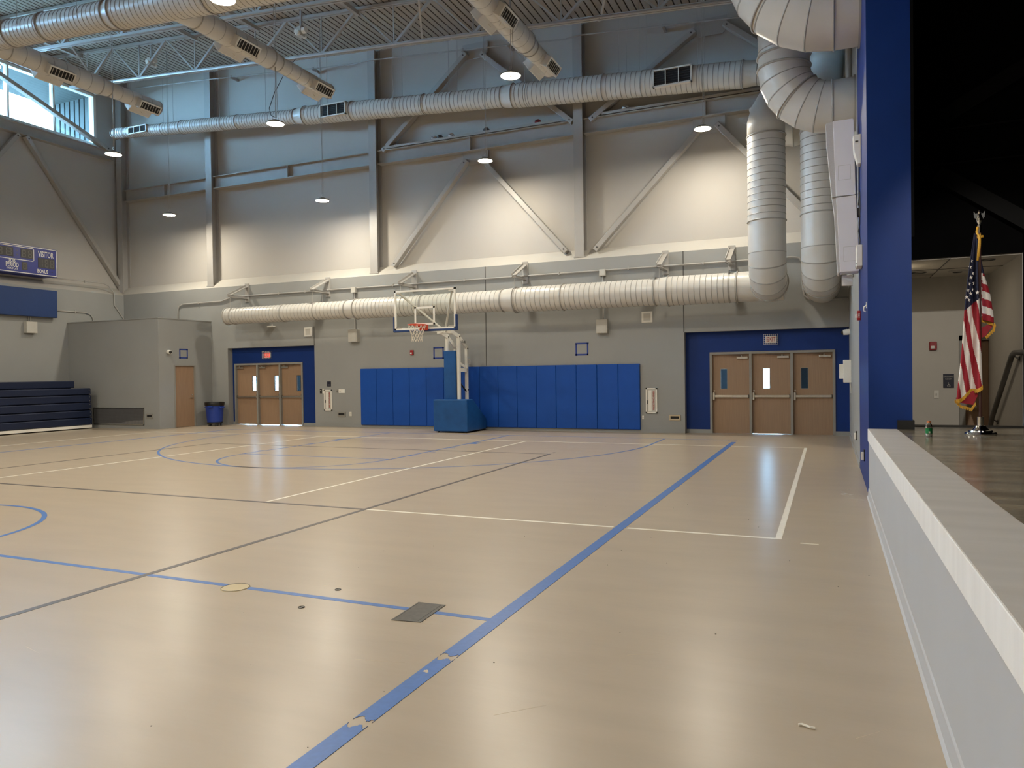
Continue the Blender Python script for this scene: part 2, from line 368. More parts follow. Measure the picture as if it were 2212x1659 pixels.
# charcoal court
line('charcoal_sideline', -5.25, -5.19, -5, 14.02, m_ldark, .0018); line('charcoal_sideline', -14.26, -14.2, -5, 14.02, m_ldark, .0018)
line('charcoal_end_line', -14.26, -5.19, 13.99, 14.04, m_ldark, .0017)
line('charcoal_attack_line', -14.26, -5.19, 7.51, 7.57, m_ldark, .0019); line('service_mark', -5.25, -5.19, 14.2, 14.32, m_ldark)
# blue basketball court, side line with its worn gaps
def worn(name, y0, y1, rag0, rag1):
    rnd = random.Random(int(y0*100)); pts = []; x0, x1 = -2.082, -1.975
    def rag(y, s, on):
        ph = rnd.uniform(0, 6)
        return [(x0+(x1-x0)*i/24, y+(s*(.022+.02*math.sin(i*.33+ph)+.014*rnd.random()**2) if on and 0 < i < 24 else 0)) for i in range(25)]
    poly = rag(y0, 1, rag0)+rag(y1, -1, rag1)[::-1]
    return obj(name, B().prism(poly, 'z', 0, .0022), m_lblue, fl)
worn('blue_sideline', -5, 2.85, 0, 1); worn('blue_sideline', 2.88, 3.71, 1, 1); worn('blue_sideline', 3.73, 17.60, 1, 0)
for (x, y, r) in ((-2.045, 3.5, .016), (-2.03, 3.49, .009)): obj('scuff', B().prism([(x+r*math.cos(a)*random.uniform(.6, 1.2), y+r*1.2*math.sin(a)*random.uniform(.6, 1.2)) for a in [i*.45 for i in range(14)]], 'z', 0, .0027), m_ltan, fl)
line('blue_sideline', -17.5, -17.42, -5, 18.05, m_lblue)
line('blue_baseline', -17.5, -2.0, YBL-.03, YBL+.02, m_lblue)
line('blue_center_line', -17.45, -2.08, YC-.027, YC+.027, m_lblue)
arc('center_circle', CX, YC, 1.83, 0, 2*PI, .055, m_lblue, 96)
HY = 16.44
arc('three_point_arc', CX, HY, 6.02, PI, 2*PI, .05, m_lblue, 96)
for s in (-1, 1):
    line('three_point_line', CX+s*6.02-.025, CX+s*6.02+.025, HY, YBL, m_lblue, .0014)
    line('lane_line', CX+s*1.86-.025, CX+s*1.86+.025, 12.25, YBL, m_lblue, .0014)
    line('lane_block', CX+s*1.95-.12, CX+s*1.95+.12, 15.6, 15.9, m_lblue, .0015)
    for y in (14.6, 13.7, 12.9): line('lane_mark', CX+s*1.95-.08, CX+s*1.95+.08, y, y+.05, m_lblue, .0015)
line('free_throw_line', CX-1.86, CX+1.86, 12.22, 12.27, m_lblue, .0014)
arc('free_throw_circle', CX, 12.25, 1.83, PI, 2*PI, .05, m_lblue, 60)
# ---------------------------------------------------------------- floor plates and litter
t = thing('floor_socket_cover', 'round tan brass cover plate set into the blue half-court line', 'floor cover', (-4.235, 4.372, 0))
obj('plate', B().lathe((-4.235, 4.372, 0), [(0, .112), (.003, .11), (.0035, .0)], 40), m_stain, t); obj('rim_ring', B().torus((-4.235, 4.372, .003), (0, 0, 1), .105, .0025, 40, 6), m_dgray, t)
t = thing('floor_plate', 'dark grey rectangular metal floor plate beside the blue sideline', 'floor cover', (-2.59, 4.36, 0))
obj('plate', B().prism([(-2.685, 4.155), (-2.475, 4.185), (-2.495, 4.565), (-2.71, 4.555)], 'z', 0, .004), m_steelplate, t)
obj('seam', B().bar((-2.505, 4.20, .004), (-2.525, 4.555, .004), .004, .002), m_dgray, t); obj('seam', B().bar((-2.675, 4.18, .004), (-2.70, 4.54, .004), .003, .002), m_dgray, t)
for (x, y), lb in (((-3.449, 4.609), 'small round floor anchor beyond the blue half-court line'), ((-3.43, 4.163), 'small round floor anchor on the near side of the half-court line')):
    t = thing('floor_anchor', lb, 'floor anchor', (x, y, 0), 'floor anchors near the half-court line')
    obj('ring', B().torus((x, y, .002), (0, 0, 1), .022, .003, 20, 6), m_dgray, t); obj('plug', B().lathe((x, y, 0), [(0, .019), (.002, .017), (.002, 0)], 16), m_lgray, t); obj('slot', B().box(x-.014, x+.014, y-.003, y+.003, .002, .004), m_dark, t)
tag(obj('wood_splinter', B().tube([(-.14, 3.58, .006), (-.125, 3.585, .008), (-.09, 3.57, .007), (-.07, 3.573, .005)], .006, 6), m_white), 'pale wood splinter lying on the floor near the stage', 'litter')
rc = random.Random(3); chips = B()
for i in range(14):
    x = .22+rc.uniform(-.13, .17); y = 10.6+rc.uniform(-.5, .35); s = rc.choice((.015, .02, .035, .05)); a = rc.uniform(0, 3)
    chips.prism([(x+s*math.cos(a+k*1.5)*rc.uniform(.5, 1.2), y+s*.6*math.sin(a+k*1.5)*rc.uniform(.5, 1.2)) for k in range(4)], 'z', 0, .0015)
o = obj('floor_chips', chips, m_sill, fl, kind='stuff')
specks = B()
for i in range(40):
    x = rc.uniform(-4, .4); y = rc.uniform(2.2, 10); s = rc.uniform(.002, .005)
    specks.prism([(x-s, y), (x, y-s), (x+s, y), (x, y+s)], 'z', 0, .002)
obj('floor_specks', specks, m_dgray, fl, kind='stuff')
scr = B()
for i in range(90):
    x = rc.uniform(-14, .2); y = rc.uniform(2.5, 17); a = rc.uniform(-.5, .9); L = rc.uniform(.05, .3); s = .0022
    scr.prism([(x, y-s), (x+L*math.cos(a), y+L*math.sin(a)), (x, y+s)], 'z', 0, .0005)
obj('floor_scratches', scr, m_ltan, fl, kind='stuff')

# ---------------------------------------------------------------- steel frame on the walls
def wide_flange_col(name, label, x, y0, y1, z0, z1, w=.27, axis='y', group='steel columns on the far wall'):
    t = thing(name, label, 'steel column', (x, y0, z0), group)
    obj('flange', B().box(x-w/2, x+w/2, y0, y0+.025, z0, z1), m_steel, t); obj('flange', B().box(x-w/2, x+w/2, y1-.025, y1, z0, z1), m_steel, t)
    obj('web', B().box(x-.012, x+.012, y0+.02, y1-.02, z0, z1), m_steel, t)
    obj('base_plate', B().box(x-w/2-.03, x+w/2+.03, y0-.01, y1, z0-.005, z0+.03), m_steel, t)
    return t
for x, lb in ((-24.62, 'steel column in the far left corner behind the scoreboard wall'), (-20.15, 'steel column above the grey corner booth'), (-13.27, 'steel column left of the two crossed-brace bays'), (-6.43, 'steel column between the two chevron-braced bays')):
    wide_flange_col('steel_column', lb, x, 19.87, YBU, 4.90, zt(x)+.02)
def ibeam(name, label, x0, x1, z0=8.36, h=.43, y0=19.93, extra=None):
    t = thing(name, label, 'steel beam', (x0, y0, z0), 'horizontal steel beams on the far wall')
    obj('bottom_flange', B().box(x0, x1, y0, YBU, z0, z0+.022), m_steel, t); obj('top_flange', B().box(x0, x1, y0, YBU, z0+h-.022, z0+h), m_steel, t)
    obj('web', B().box(x0, x1, y0+.12, y0+.14, z0+.02, z0+h-.02), m_steel, t)
    for e in extra or []:
        obj('top_angle', B().box(e[0], e[1], y0-.02, y0+.0, z0+h, z0+h+.085).box(e[0], e[1], y0-.02, y0+.1, z0+h, z0+h+.012), m_steel, t)
        xm = (e[0]+e[1])/2
    for xs in (x0+(x1-x0)*.5,): obj('stiffener', B().box(xs-.01, xs+.01, y0+.01, y0+.13, z0+.02, z0+h-.02), m_steel, t)
    return t
ibeam('steel_beam', 'horizontal steel beam in the bay next to the left corner', -24.47, -20.3)
ibeam('steel_beam', 'horizontal steel beam in the unbraced second bay', -20.0, -13.42)
ibeam('steel_beam', 'horizontal steel beam crossing the left chevron-braced bay', -13.12, -6.58, extra=[(-12.75, -6.95)])
ibeam('steel_beam', 'horizontal steel beam behind the vertical ducts at right', -6.28, .40, extra=[(-5.75, -.4)])
def brace(label, p, q, wd=.2, grp='diagonal steel braces on the far wall', side=(0, 1, 0)):
    t = thing('steel_brace', label, 'steel brace', p, grp)
    obj('tube', B().bar(p, q, wd*.7, wd, up=side), m_steel, t, bev=.01)
    d = (Vector(q)-Vector(p)).normalized(); n_ = Vector(side)
    for e, s in ((p, 1), (q, -1)):
        c = Vector(e)+d*(.1*s)-n_*(wd*.5+.002) if side == (0, 1, 0) else Vector(e)+d*(.1*s)+Vector((wd*.5+.002, 0, 0))
        obj('bolt', B().cyl(c, c-n_*.012 if side == (0, 1, 0) else c+Vector((.012, 0, 0)), .022, 10), m_dgray, t)
Yb = 20.02
for lb, p, q in (
    ('lower left leg of the chevron above the basketball hoop', (-12.62, Yb, 5.1), (-9.98, Yb, 8.1)),
    ('lower right leg of the chevron above the basketball hoop', (-9.5, Yb, 8.1), (-6.85, Yb, 5.1)),
    ('upper left diagonal brace behind the spiral duct, left braced bay', (-12.94, Yb, 8.75), (-9.95, Yb, 11.3)),
    ('upper right diagonal brace behind the spiral duct, left braced bay', (-9.46, Yb, 11.2), (-6.62, Yb, 8.75)),
    ('lower left leg of the chevron beside the vertical ducts', (-6.0, Yb, 5.08), (-3.1, Yb, 8.05)),
    ('lower right leg of the chevron, passing behind the vertical ducts', (-2.66, Yb, 8.12), (-.4, Yb, 5.5)),
    ('upper left diagonal brace above the duct with the large register', (-6.1, Yb, 8.72), (-3.2, Yb, 10.65)),
    ('upper right diagonal brace running behind the topmost duct elbow', (-2.45, Yb, 10.7), (-.3, Yb, 8.95))):
    brace(lb, p, q)
for x, z, lb in ((-9.74, 8.12, 'gusset plate at the peak of the lower chevron above the hoop'), (-9.7, 11.3, 'gusset plate at the peak of the upper chevron above the hoop'), (-2.87, 8.08, 'gusset plate at the peak of the lower chevron at right'), (-2.8, 10.66, 'gusset plate at the peak of the upper chevron at right')):
    tag(obj('gusset_plate', B().prism([(x-.42, z+.3), (x-.42, z-.05), (x-.3, z-.16), (x+.3, z-.16), (x+.42, z-.05), (x+.42, z+.3)], 'y', 20.08, 20.1), m_steel), lb, 'gusset plate', 'gusset plates on the far wall')
# left wall steel
t = thing('steel_beam', 'steel beam under the high window strip on the left wall', 'steel beam', (XLU+.2, 5, 9.88))
obj('web', B().box(XLU, XLU+.14, -9, 19.7, 9.9, 10.2), m_steel, t); obj('top_flange', B().box(XLU, XLU+.24, -9, 19.7, 10.2, 10.225), m_steel, t); obj('bottom_flange', B().box(XLU, XLU+.24, -9, 19.7, 9.87, 9.895), m_steel, t)
LX = XLU+.14
for lb, p, q in (('long diagonal brace on the left wall right of the scoreboard', (LX, 16.45, 9.86), (LX, 20.0, 5.12)), ('short diagonal brace on the left wall above the scoreboard', (LX, 16.2, 9.86), (LX, 12.7, 5.12)),
                 ('diagonal brace crossing in front of the high window', (LX+.12, 12.6, 12.62), (LX+.12, 19.5, 10.2))):
    brace(lb, p, q, .19, 'diagonal steel braces on the left wall', (1, 0, 0))
# stray balls lying on the beam
zbm = 8.36+.43
for x, m, lb in ((-11.1, m_ball, 'dark and white ball lodged on the beam, leftmost of the stray balls'), (-10.9, m_dgray, 'dark ball touching the leftmost stray ball on the beam'), (-10.5, m_ball, 'third stray ball from the left on the beam'), (-9.33, m_dgray, 'dark ball on the beam by the peak of the chevron'), (-7.68, m_ballr, 'red ball lodged on the beam under the duct'), (-5.1, m_ball, 'white and black ball on the beam right of the middle column')):
    t = thing('stray_ball', lb, 'ball', (x, 20.02, zbm), 'balls stuck on the far wall beam')
    rr = .10; pr_ = [(rr-rr*math.cos(PI*i/10), rr*math.sin(PI*i/10)) for i in range(11)]
    obj('cover', B().lathe((x, 20.02, zbm+.012), pr_, 18), m, t, smooth=True); obj('stripe', B().torus((x, 20.02, zbm+.112), (.5, .3, 1), rr, .008, 20, 6), m_rubber if m != m_rubber else m_ball, t, smooth=True)

# ---------------------------------------------------------------- roof joists
JY = [17.5, 14.85, 12.2, 9.55, 6.9, 4.25, 1.6, -1.05, -3.7, -6.35, -9.0]
names = {17.5: 'open-web roof joist nearest the far wall', 14.85: 'second open-web roof joist from the far wall', 12.2: 'third open-web roof joist from the far wall, above the main duct', 9.55: 'fourth open-web roof joist, at the top left edge'}
proto = None
def joist(y):
    t = thing('roof_joist', names.get(y, 'open-web roof joist nearer than the top edge of the view'), 'roof joist', (-12, y, zb(-12)), 'open-web roof joists')
    def ch(z0, z1, f):
        b = B()
        for s in (-1, 1):
            b.bar((-24.9 if f else -23.9, y+s*.045, z0), (.46, y+s*.045, z1), .055, .07 if not f else .08)
        return b
    obj('bottom_chord', ch(zb(-23.9), zb(.46), 0), m_steel, t); obj('top_chord', ch(zt(-24.9), zt(.46), 1), m_steel, t)
    k = -1; x = -20.64-2.43
    while x < .4:
        if x > -23.5: obj('web_vertical', B().bar((x, y, zb(x)), (x, y, zt(x)), .035, .035, up=(0, 1, 0)), m_steel, t)
        if x+1.215 < .46: obj('web_diagonal', B().bar((x, y, zb(x)), (x+1.215, y, zt(x+1.215)), .075, .075, up=(0, 1, 0)), m_steel, t)
        if x-1.215 > -24.9: obj('web_strut', B().bar((x, y, zb(x)), (x-1.215, y, zt(x-1.215)), .045, .045, up=(0, 1, 0)), m_steel, t)
        x += 2.43
    return t
jp = joist(JY[0])
for y in JY[1:]:
    c = copytree(jp); c.location.y = y; c['label'] = names.get(y, 'open-web roof joist nearer than the top edge of the view')
# bridging running front to back
for i, x in enumerate((-23.4, -18.2, -15.7, -12.1, -8.4, -4.9, -2.2)):
    lab = ['bridging angle beside the left wall', 'bridging angle above the left branch duct', 'bridging angle between the left and middle branch ducts', 'bridging angle above the middle branch duct', 'bridging angle between the middle and right branch ducts', 'bridging angle above the large wall register', 'bridging angle near the topmost duct elbow'][i]
    t = thing('joist_bridging', lab+' under the roof deck', 'roof bridging', (x, 4, zt(x)), 'bridging between the roof joists')
    obj('angle', B().box(x-.05, x+.05, YF, 17.56, zt(x)-.16, zt(x)-.05), m_steel, t)
    for y in (17.5, 14.85, 12.2): obj('clip', B().box(x-.1, x+.1, y-.06, y+.06, zt(x)-.05, zt(x)-.03), m_steel, t)
# diagonal sway struts from joist bottom chord down the bay
for i, (x0, x1) in enumerate(((-22.6, -21.4), (-16.2, -15.0), (-10.0, -8.8), (-5.0, -3.9))):
    lab = ('first', 'second', 'third', 'fourth')[i]
    tag(obj('sway_strut', B().bar((x0, 17.45, zb(x0)+.05), (x1, 15.0, zt(x1)), .05, .05), m_steel), lab+' thin sway strut from the left between the two farthest joists', 'roof strut', 'sway struts between the joists')
# sprinkler pipe next to the first joist and conduit along the wall head
t = thing('sprinkler_pipe', 'thin sprinkler pipe running beside the farthest roof joist', 'pipe', (-12, 17.25, 10.7))
obj('pipe', B().tube([(-23, 17.22, zb(-23)-.12), (.4, 17.22, zb(.4)-.12)], .028, 8), m_steel, t, smooth=True)
for x in (-21, -17, -13, -9, -5, -1.5): obj('sprinkler_head', B().cyl((x, 17.22, zb(x)-.12), (x, 17.22, zb(x)-.2), .012, 8).cyl((x, 17.22, zb(x)-.2), (x, 17.22, zb(x)-.205), .03, 10), m_metal, t)
t = thing('wall_conduit', 'thin conduit clipped along the head of the far wall', 'conduit', (-10, 20.1, 11))
pts = [(-23.6, 19.84, 12.46), (-20.25, 19.84, 12.2), (-14.8, 19.84, 11.7), (-13.9, 19.84, 11.63), (-13.3, 19.84, 11.64), (-8.5, 19.84, 11.22), (-6.75, 19.84, 11.05), (-6.4, 19.84, 11.09), (-2.1, 19.84, 10.72), (-.3, 19.84, 10.57)]
obj('pipe', B().tube(pts, .022, 8), m_steel, t, smooth=True)
for x, z in ((-19, 12.09), (-15.5, 11.76), (-10, 11.35), (-8.5, 11.22), (-4, 10.88), (-1.7, 10.69)): obj('clip', B().box(x-.03, x+.03, 19.8, 20.2, z-.035, z+.035), m_steel, t)
# motorised hoists in the joists
for (x, y, z), lb in (((-13.75, 17.1, 11.5), 'white motor hoist clamped between joists above the middle branch duct'), ((-20.2, 17.6, 12.0), 'white motor hoist clamped between joists near the left corner'), ((-7.6, 14.9, 10.55), 'white motor hoist hanging beside the right branch duct')):
    t = thing('ceiling_hoist', lb, 'hoist', (x, y, z), 'hoists among the joists')
    obj('motor', B().cyl((x-.18, y, z), (x+.18, y, z), .09, 16), m_white, t); obj('gearbox', B().box(x-.1, x+.06, y-.1, y+.1, z-.16, z+.1), m_lgray, t, bev=.01)
    obj('drum', B().cyl((x, y-.18, z-.1), (x, y+.18, z-.1), .06, 14), m_white, t); obj('clamp', B().box(x-.03, x+.03, y-.03, y+.03, z+.05, zt(x)), m_steel, t)

# ---------------------------------------------------------------- spiral ducts
def ringpart(p, d, r, t, parent, name='collar'): return obj(name, B().torus(p, d, r, t, 40, 8), m_collar, parent, smooth=True)
# upper wall duct, sloping with the roof
UY = 19.4
def uz(x): return 10.73+.0745*(-24.2-x)
def up(x): return Vector((x, UY, uz(x)))
ud = thing('spiral_duct', 'long upper spiral duct stepping wider to the right across the far wall', 'air duct', up(-12))
dx = (up(-1)-up(-2)).normalized()
secs = [(-24.2, -21.75, .19), (-21.7, -20.85, .205), (-20.8, -15.85, .225), (-15.45, -8.5, .285), (-8.15, -1.95, .33), (-1.7, .46, .30)]
for a, c, r in secs: obj('duct_section', B().spiral(up(a), up(c), r, .13 if r > .25 else .11), m_ductset, ud, smooth=True)
for (a, r0), (c, r1) in (((-21.75, .19), (-21.7, .205)), ((-20.85, .205), (-20.8, .225)), ((-15.85, .225), (-15.45, .285)), ((-8.5, .285), (-8.15, .33)), ((-1.95, .33), (-1.7, .30))):
    obj('reducer', B().frust(up(a), up(c), r0, r1, 40), m_duct, ud, smooth=True)
for x, r in ((-21.72, .2), (-20.82, .22), (-18.28, .226), (-15.85, .228), (-15.45, .288), (-13.63, .286), (-11.06, .286), (-8.5, .288), (-8.15, .333), (-5.52, .332), (-1.92, .333)): ringpart(up(x), dx, r+.012, .014, ud)
obj('end_cap', B().frust(up(-24.2), up(-24.25), .195, .17, 36, (0, 1)), m_duct, ud, smooth=False); ringpart(up(-24.18), dx, .2, .014, ud)
def register(parent, c, wd, ht, cells, normal=(0, -1, 0)):
    x, z, y = c[0], c[2], c[1]; fr = B()
    t_ = .035
    fr.box(x-wd/2, x+wd/2, y-.03, y+.1, z+ht/2-t_, z+ht/2).box(x-wd/2, x+wd/2, y-.03, y+.1, z-ht/2, z-ht/2+t_).box(x-wd/2, x-wd/2+t_, y-.03, y+.1, z-ht/2, z+ht/2).box(x+wd/2-t_, x+wd/2, y-.03, y+.1, z-ht/2, z+ht/2)
    g = obj('register', fr, m_white, parent)
    obj('register_throat', B().box(x-wd/2+t_, x+wd/2-t_, y+.0, y+.09, z-ht/2+t_, z+ht/2-t_), m_dark, g)
    for i in range(1, cells): xx = x-wd/2+wd*i/cells; obj('divider', B().box(xx-.012, xx+.012, y-.028, y+.02, z-ht/2+t_, z+ht/2-t_), m_white, g)
    for i in range(6): zz = z-ht/2+t_+(ht-2*t_)*(i+.5)/6; obj('louver', B().obox((x, y-.008, zz), (wd/2-t_, 0, 0), (0, .012, .008), (0, -.001, .0015)), m_dgray, g)
for x, r, wd, ht in ((-22.8, .19, .92, .27), (-14.2, .285, .98, .40), (-3.63, .33, 1.0, .44)): register(ud, (x, UY-r-.01, uz(x)), wd, ht, 3)
for x in (-23.6, -21.5, -18.9, -16.9, -14.8, -12.0, -10.1, -7.7, -5.0, -4.45, -2.95):
    for s in (-.16, .16): obj('hanger_rod', B().cyl((x+s*.4, UY+s, uz(x)), (x+s*.4, UY+s, zdeck(x)), .0065, 6), m_steel, ud)
    obj('hanger_strap', B().torus(up(x), dx, next(r for a, c, r in secs if a <= x <= c+.5)+.006, .007, 36, 6), m_steel, ud, smooth=True)
# lower wall duct
LY, LZ = 19.2, 3.73
ld = thing('spiral_duct', 'long lower spiral duct hung from brackets above the doors and wall pads', 'air duct', (-10, LY, LZ))
lsec = [(-18.72, -13.82, .275), (-13.45, -8.5, .305), (-8.1, -4.15, .35), (-3.8, -2.1, .375)]
for a, c, r in lsec: obj('duct_section', B().spiral((a, LY, LZ), (c, LY, LZ), r, .14), m_ductset, ld, smooth=True)
for a, c, r0, r1 in ((-13.82, -13.45, .275, .305), (-8.5, -8.1, .305, .35), (-4.15, -3.8, .35, .375), (-2.1, -1.0, .375, .38)): obj('reducer', B().frust((a, LY, LZ), (c, LY, LZ), r0, r1, 40), m_duct, ld, smooth=True)
for x, r in ((-18.7, .278), (-16.3, .276), (-13.8, .282), (-13.46, .31), (-11.1, .306), (-8.48, .31), (-8.1, .355), (-6.68, .351), (-4.13, .355), (-3.8, .38), (-2.08, .38)): ringpart((x, LY, LZ), (1, 0, 0), r+.012, .015, ld)
obj('end_cap', B().frust((-18.72, LY, LZ), (-18.75, LY, LZ), .28, .25, 36, (0, 1)), m_duct, ld); obj('end_cap', B().frust((-1.0, LY, LZ), (-.97, LY, LZ), .38, .3, 36, (0, 1)), m_duct, ld)
bl = ['above the left door recess, leftmost of the row', 'second from the left, above the fire cabinet', 'behind the top of the glass backboard', 'above the middle of the blue wall pads', 'above the right end of the blue wall pads', 'beside the vertical ducts, rightmost of the row']
for x, l in zip((-18.4, -15.0, -11.75, -8.05, -4.0, -2.28), bl):
    t = thing('duct_bracket', 'triangular steel duct bracket '+l, 'bracket', (x, 19.8, 4.3), 'brackets carrying the lower duct')
    z0 = 4.34; y0 = 18.95
    obj('arm', B().box(x-.06, x+.06, y0, 19.8, z0, z0+.02).box(x-.06, x-.045, y0, 19.8, z0, z0+.09), m_steel, t)
    obj('strut', B().bar((x, y0, z0+.05), (x, 19.78, z0+.44), .13, .03, up=(0, -.5, 1)).bar((x-.06, y0, z0+.07), (x-.06, 19.78, z0+.46), .015, .09, up=(0, -.5, 1)), m_steel, t)
    obj('wall_plate', B().box(x-.09, x+.09, 19.77, 19.8, z0-.1, z0+.54), m_steel, t)
    r = next((r for a, c, r in lsec if a-.3 <= x <= c+.3), .36)
    for yy in (y0+.04, LY+.3): obj('rod', B().cyl((x, yy, LZ), (x, yy, z0+.01), .008, 6), m_steel, t)
    obj('strap', B().torus((x, LY, LZ), (1, 0, 0), r+.008, .008, 36, 6), m_steel, t, smooth=True)
# main duct under the joists and its three branches
MY = 11.0
def mz(x): return 9.57+.07*(-18-x)
def mp(x): return Vector((x, MY, mz(x)))
md = thing('spiral_duct', 'large main spiral duct crossing the ceiling at the top left', 'air duct', mp(-14))
dm = (mp(-1)-mp(-2)).normalized()
for a, c, r in ((-24.8, -13.75, .285), (-13.5, -6.6, .32), (-6.4, -1.3, .35)): obj('duct_section', B().spiral(mp(a), mp(c), r, .13), m_ductset, md, smooth=True)
for a, c, r0, r1 in ((-13.75, -13.5, .285, .32), (-6.6, -6.4, .32, .35)): obj('reducer', B().frust(mp(a), mp(c), r0, r1, 40), m_duct, md, smooth=True)
for x, r in ((-16.9, .288), (-15.75, .288), (-13.75, .29), (-13.5, .325), (-11.0, .322), (-9.0, .322)): ringpart(mp(x), dm, r+.012, .016, md)
obj('end_cap', B().frust(mp(-24.8), mp(-24.83), .285, .2, 36, (0, 1)), m_duct, md); obj('end_cap', B().frust(mp(-1.3), mp(-1.27), .35, .3, 36, (0, 1)), m_duct, md)
for x in (-23, -19.5, -16.3, -14.4, -10, -7):
    obj('hanger_rod', B().cyl((x, MY-.3, mz(x)), (x, MY-.3, zdeck(x)), .007, 6).cyl((x, MY+.3, mz(x)), (x, MY+.3, zdeck(x)), .007, 6), m_steel, md)
def branch(label, x, z, y1, r0, r1, yred, regs):
    t = thing('branch_duct', label, 'air duct', (x, (MY+y1)/2, z), 'branch ducts from the main duct')
    obj('takeoff', B().frust((x, MY+.0, z), (x, MY+.55, z), r0+.05, r0, 36), m_duct, t, smooth=True)
    obj('duct_section', B().spiral((x, MY+.55, z), (x, yred, z), r0, .3, bead=.003), m_ductset, t, smooth=True)
    obj('reducer', B().frust((x, yred, z), (x, yred+.3, z), r0, r1, 36), m_duct, t, smooth=True)
    obj('duct_section', B().spiral((x, yred+.3, z), (x, y1, z), r1, .3, bead=.003), m_ductset, t, smooth=True)
    for y, r in ((yred, r0), (yred+.3, r1), (MY+.55, r0)): ringpart((x, y, z), (0, 1, 0), r+.008, .012, t)
    obj('end_cap', B().frust((x, y1, z), (x, y1+.02, z), r1+.015, r1+.015, 36, (1, 1)), m_collar, t)
    for y in regs:
        r = r0 if y < yred else r1
        for s in (1, -1):
            d = Vector((s*.82, 0, -.57)); e = Vector((s*.57, 0, .82)); c = Vector((x, y, z))+d*(r+.02)
            nk = obj('register_boot', B().obox(c, Vector((0, .34, 0)), e*.125, d*.11), m_duct, t, bev=.01)
            fc = c+d*.115; fr = B()
            for k in (-1, 1): fr.obox(fc+e*(.108*k), Vector((0, .34, 0)), e*.018, d*.01); fr.obox(fc+Vector((0, .322*k, 0)), Vector((0, .018, 0)), e*.126, d*.01)
            obj('grille_frame', fr, m_white, nk)
            obj('grille_void', B().obox(fc-d*.004, Vector((0, .305, 0)), e*.09, d*.006), m_dark, nk)
            for k in range(7): obj('blade', B().obox(fc+Vector((0, -.258+.086*k, 0)), Vector((0, .006, 0)), e*.09, d*.01), m_lgray, nk)
            q = c-e*.13; obj('damper_lever', B().cyl(q, q-e*.09, .008, 6), m_white, nk)
branch('left branch duct crossing in front of the high window', -18.0, 9.56, 15.85, .25, .20, 13.95, (12.72, 15.38))
branch('middle branch duct ending in paired registers', -12.0, 9.11, 15.95, .235, .185, 13.75, (12.75, 15.48))
branch('right branch duct ending near the bright lamp', -6.0, 8.82, 16.45, .24, .195, 14.9, (13.35, 15.98))
# big elbows out of the stage wall
def wall_elbow(label, y, zc, r, xv, Rb, ztop):
    t = thing('duct_elbow', label, 'air duct', (XR, y, zc), 'large duct elbows by the stage wall')
    xc = xv+Rb
    obj('stub', B().spiral((xc, y, zc), (XR, y, zc), r, .2), m_ductset, t, smooth=True)
    obj('gored_bend', B().elbow((xc, y, zc+Rb), (0, 0, -1), (-1, 0, 0), Rb, r, 6, 44), m_ductset, t, smooth=True)
    obj('riser', B().spiral((xv, y, zc+Rb), (xv, y, ztop), r, .3), m_ductset, t, smooth=True)
    ringpart((xc, y, zc), (1, 0, 0), r+.008, .014, t); ringpart((xv, y, zc+Rb), (0, 0, 1), r+.012, .02, t); ringpart((xv, y, zc+Rb+.22), (0, 0, 1), r+.012, .02, t)
    obj('wall_collar', B().lathe((XR, y, zc), [(-.03, r+.03), (0, r+.03)], 40, (1, 0, 0)), m_collar, t, smooth=True)
    a = PI/4*1.05; o = Vector((-math.sin(a), 0, -math.cos(a)))
    obj('collar', B().torus(Vector((xc, y, zc+Rb))+o*Rb, (-math.cos(a), 0, math.sin(a)), r+.01, .014, 40, 8), m_collar, t, smooth=True)
wall_elbow('grey duct elbow turning upward out of the stage wall above the loudspeaker', 14.25, 6.27, .44, -.71, .80, 10.9)
wall_elbow('topmost large duct elbow cut by the upper edge of the picture', 12.15, 7.10, .64, -.85, .95, 10.9)
# two risers down to the low level
def riser(label, x, y, r, zlow, ztop, zcol, yend, offset):
    t = thing('vertical_duct', label, 'air duct', (x, y, zlow), 'vertical ducts beside the stage wall')
    Rb = .62
    obj('duct_section', B().spiral((x, y, zlow+1.35), (x, y, zcol), r, .15), m_ductset, t, smooth=True)
    obj('lower_section', B().frust((x, y, zlow+Rb), (x, y, zlow+1.35), r, r, 40), m_duct, t, smooth=True)
    obj('gored_bend', B().elbow((x, y+Rb, zlow+Rb), (0, -1, 0), (0, 0, -1), Rb, r, 4, 40), m_ductset, t, smooth=True)
    obj('outlet', B().frust((x, y+Rb, zlow), (x, yend, zlow), r, r, 40), m_duct, t, smooth=True)
    ringpart((x, y+Rb, zlow), (0, 1, 0), r+.012, .018, t); ringpart((x, y, zlow+1.35), (0, 0, 1), r+.01, .015, t); ringpart((x, y, zcol), (0, 0, 1), r+.01, .015, t)
    q = (x+offset[0], y+offset[1], ztop)
    obj('upper_section', B().tube([(x, y, zcol), (x, y, zcol+.3), (x+offset[0]*.12, y+offset[1]*.12, zcol+.55), (x+offset[0]*.88, y+offset[1]*.88, ztop-.3), q, (q[0], q[1], ztop+.4)], r, 40), m_duct, t, smooth=True)
riser('left vertical duct dropping to the lower wall duct', -1.30, 18.1, .42, 3.74, 8.75, 7.05, 19.2, (.42, .9))
riser('right vertical duct dropping behind the loudspeaker', -.14, 17.6, .41, 3.70, 8.8, 6.85, 19.8, (.1, 1.4))
t = thing('duct_crossover', 'short bent duct between the two vertical ducts high up', 'air duct', (-.7, 19.0, 7.4))
obj('gored_bend', B().elbow((-.75, 19.25, 8.1), (0, 0, -1), (-1, 0, 0), .6, .42, 5, 36, -PI/3, PI/2), m_ductset, t, smooth=True)

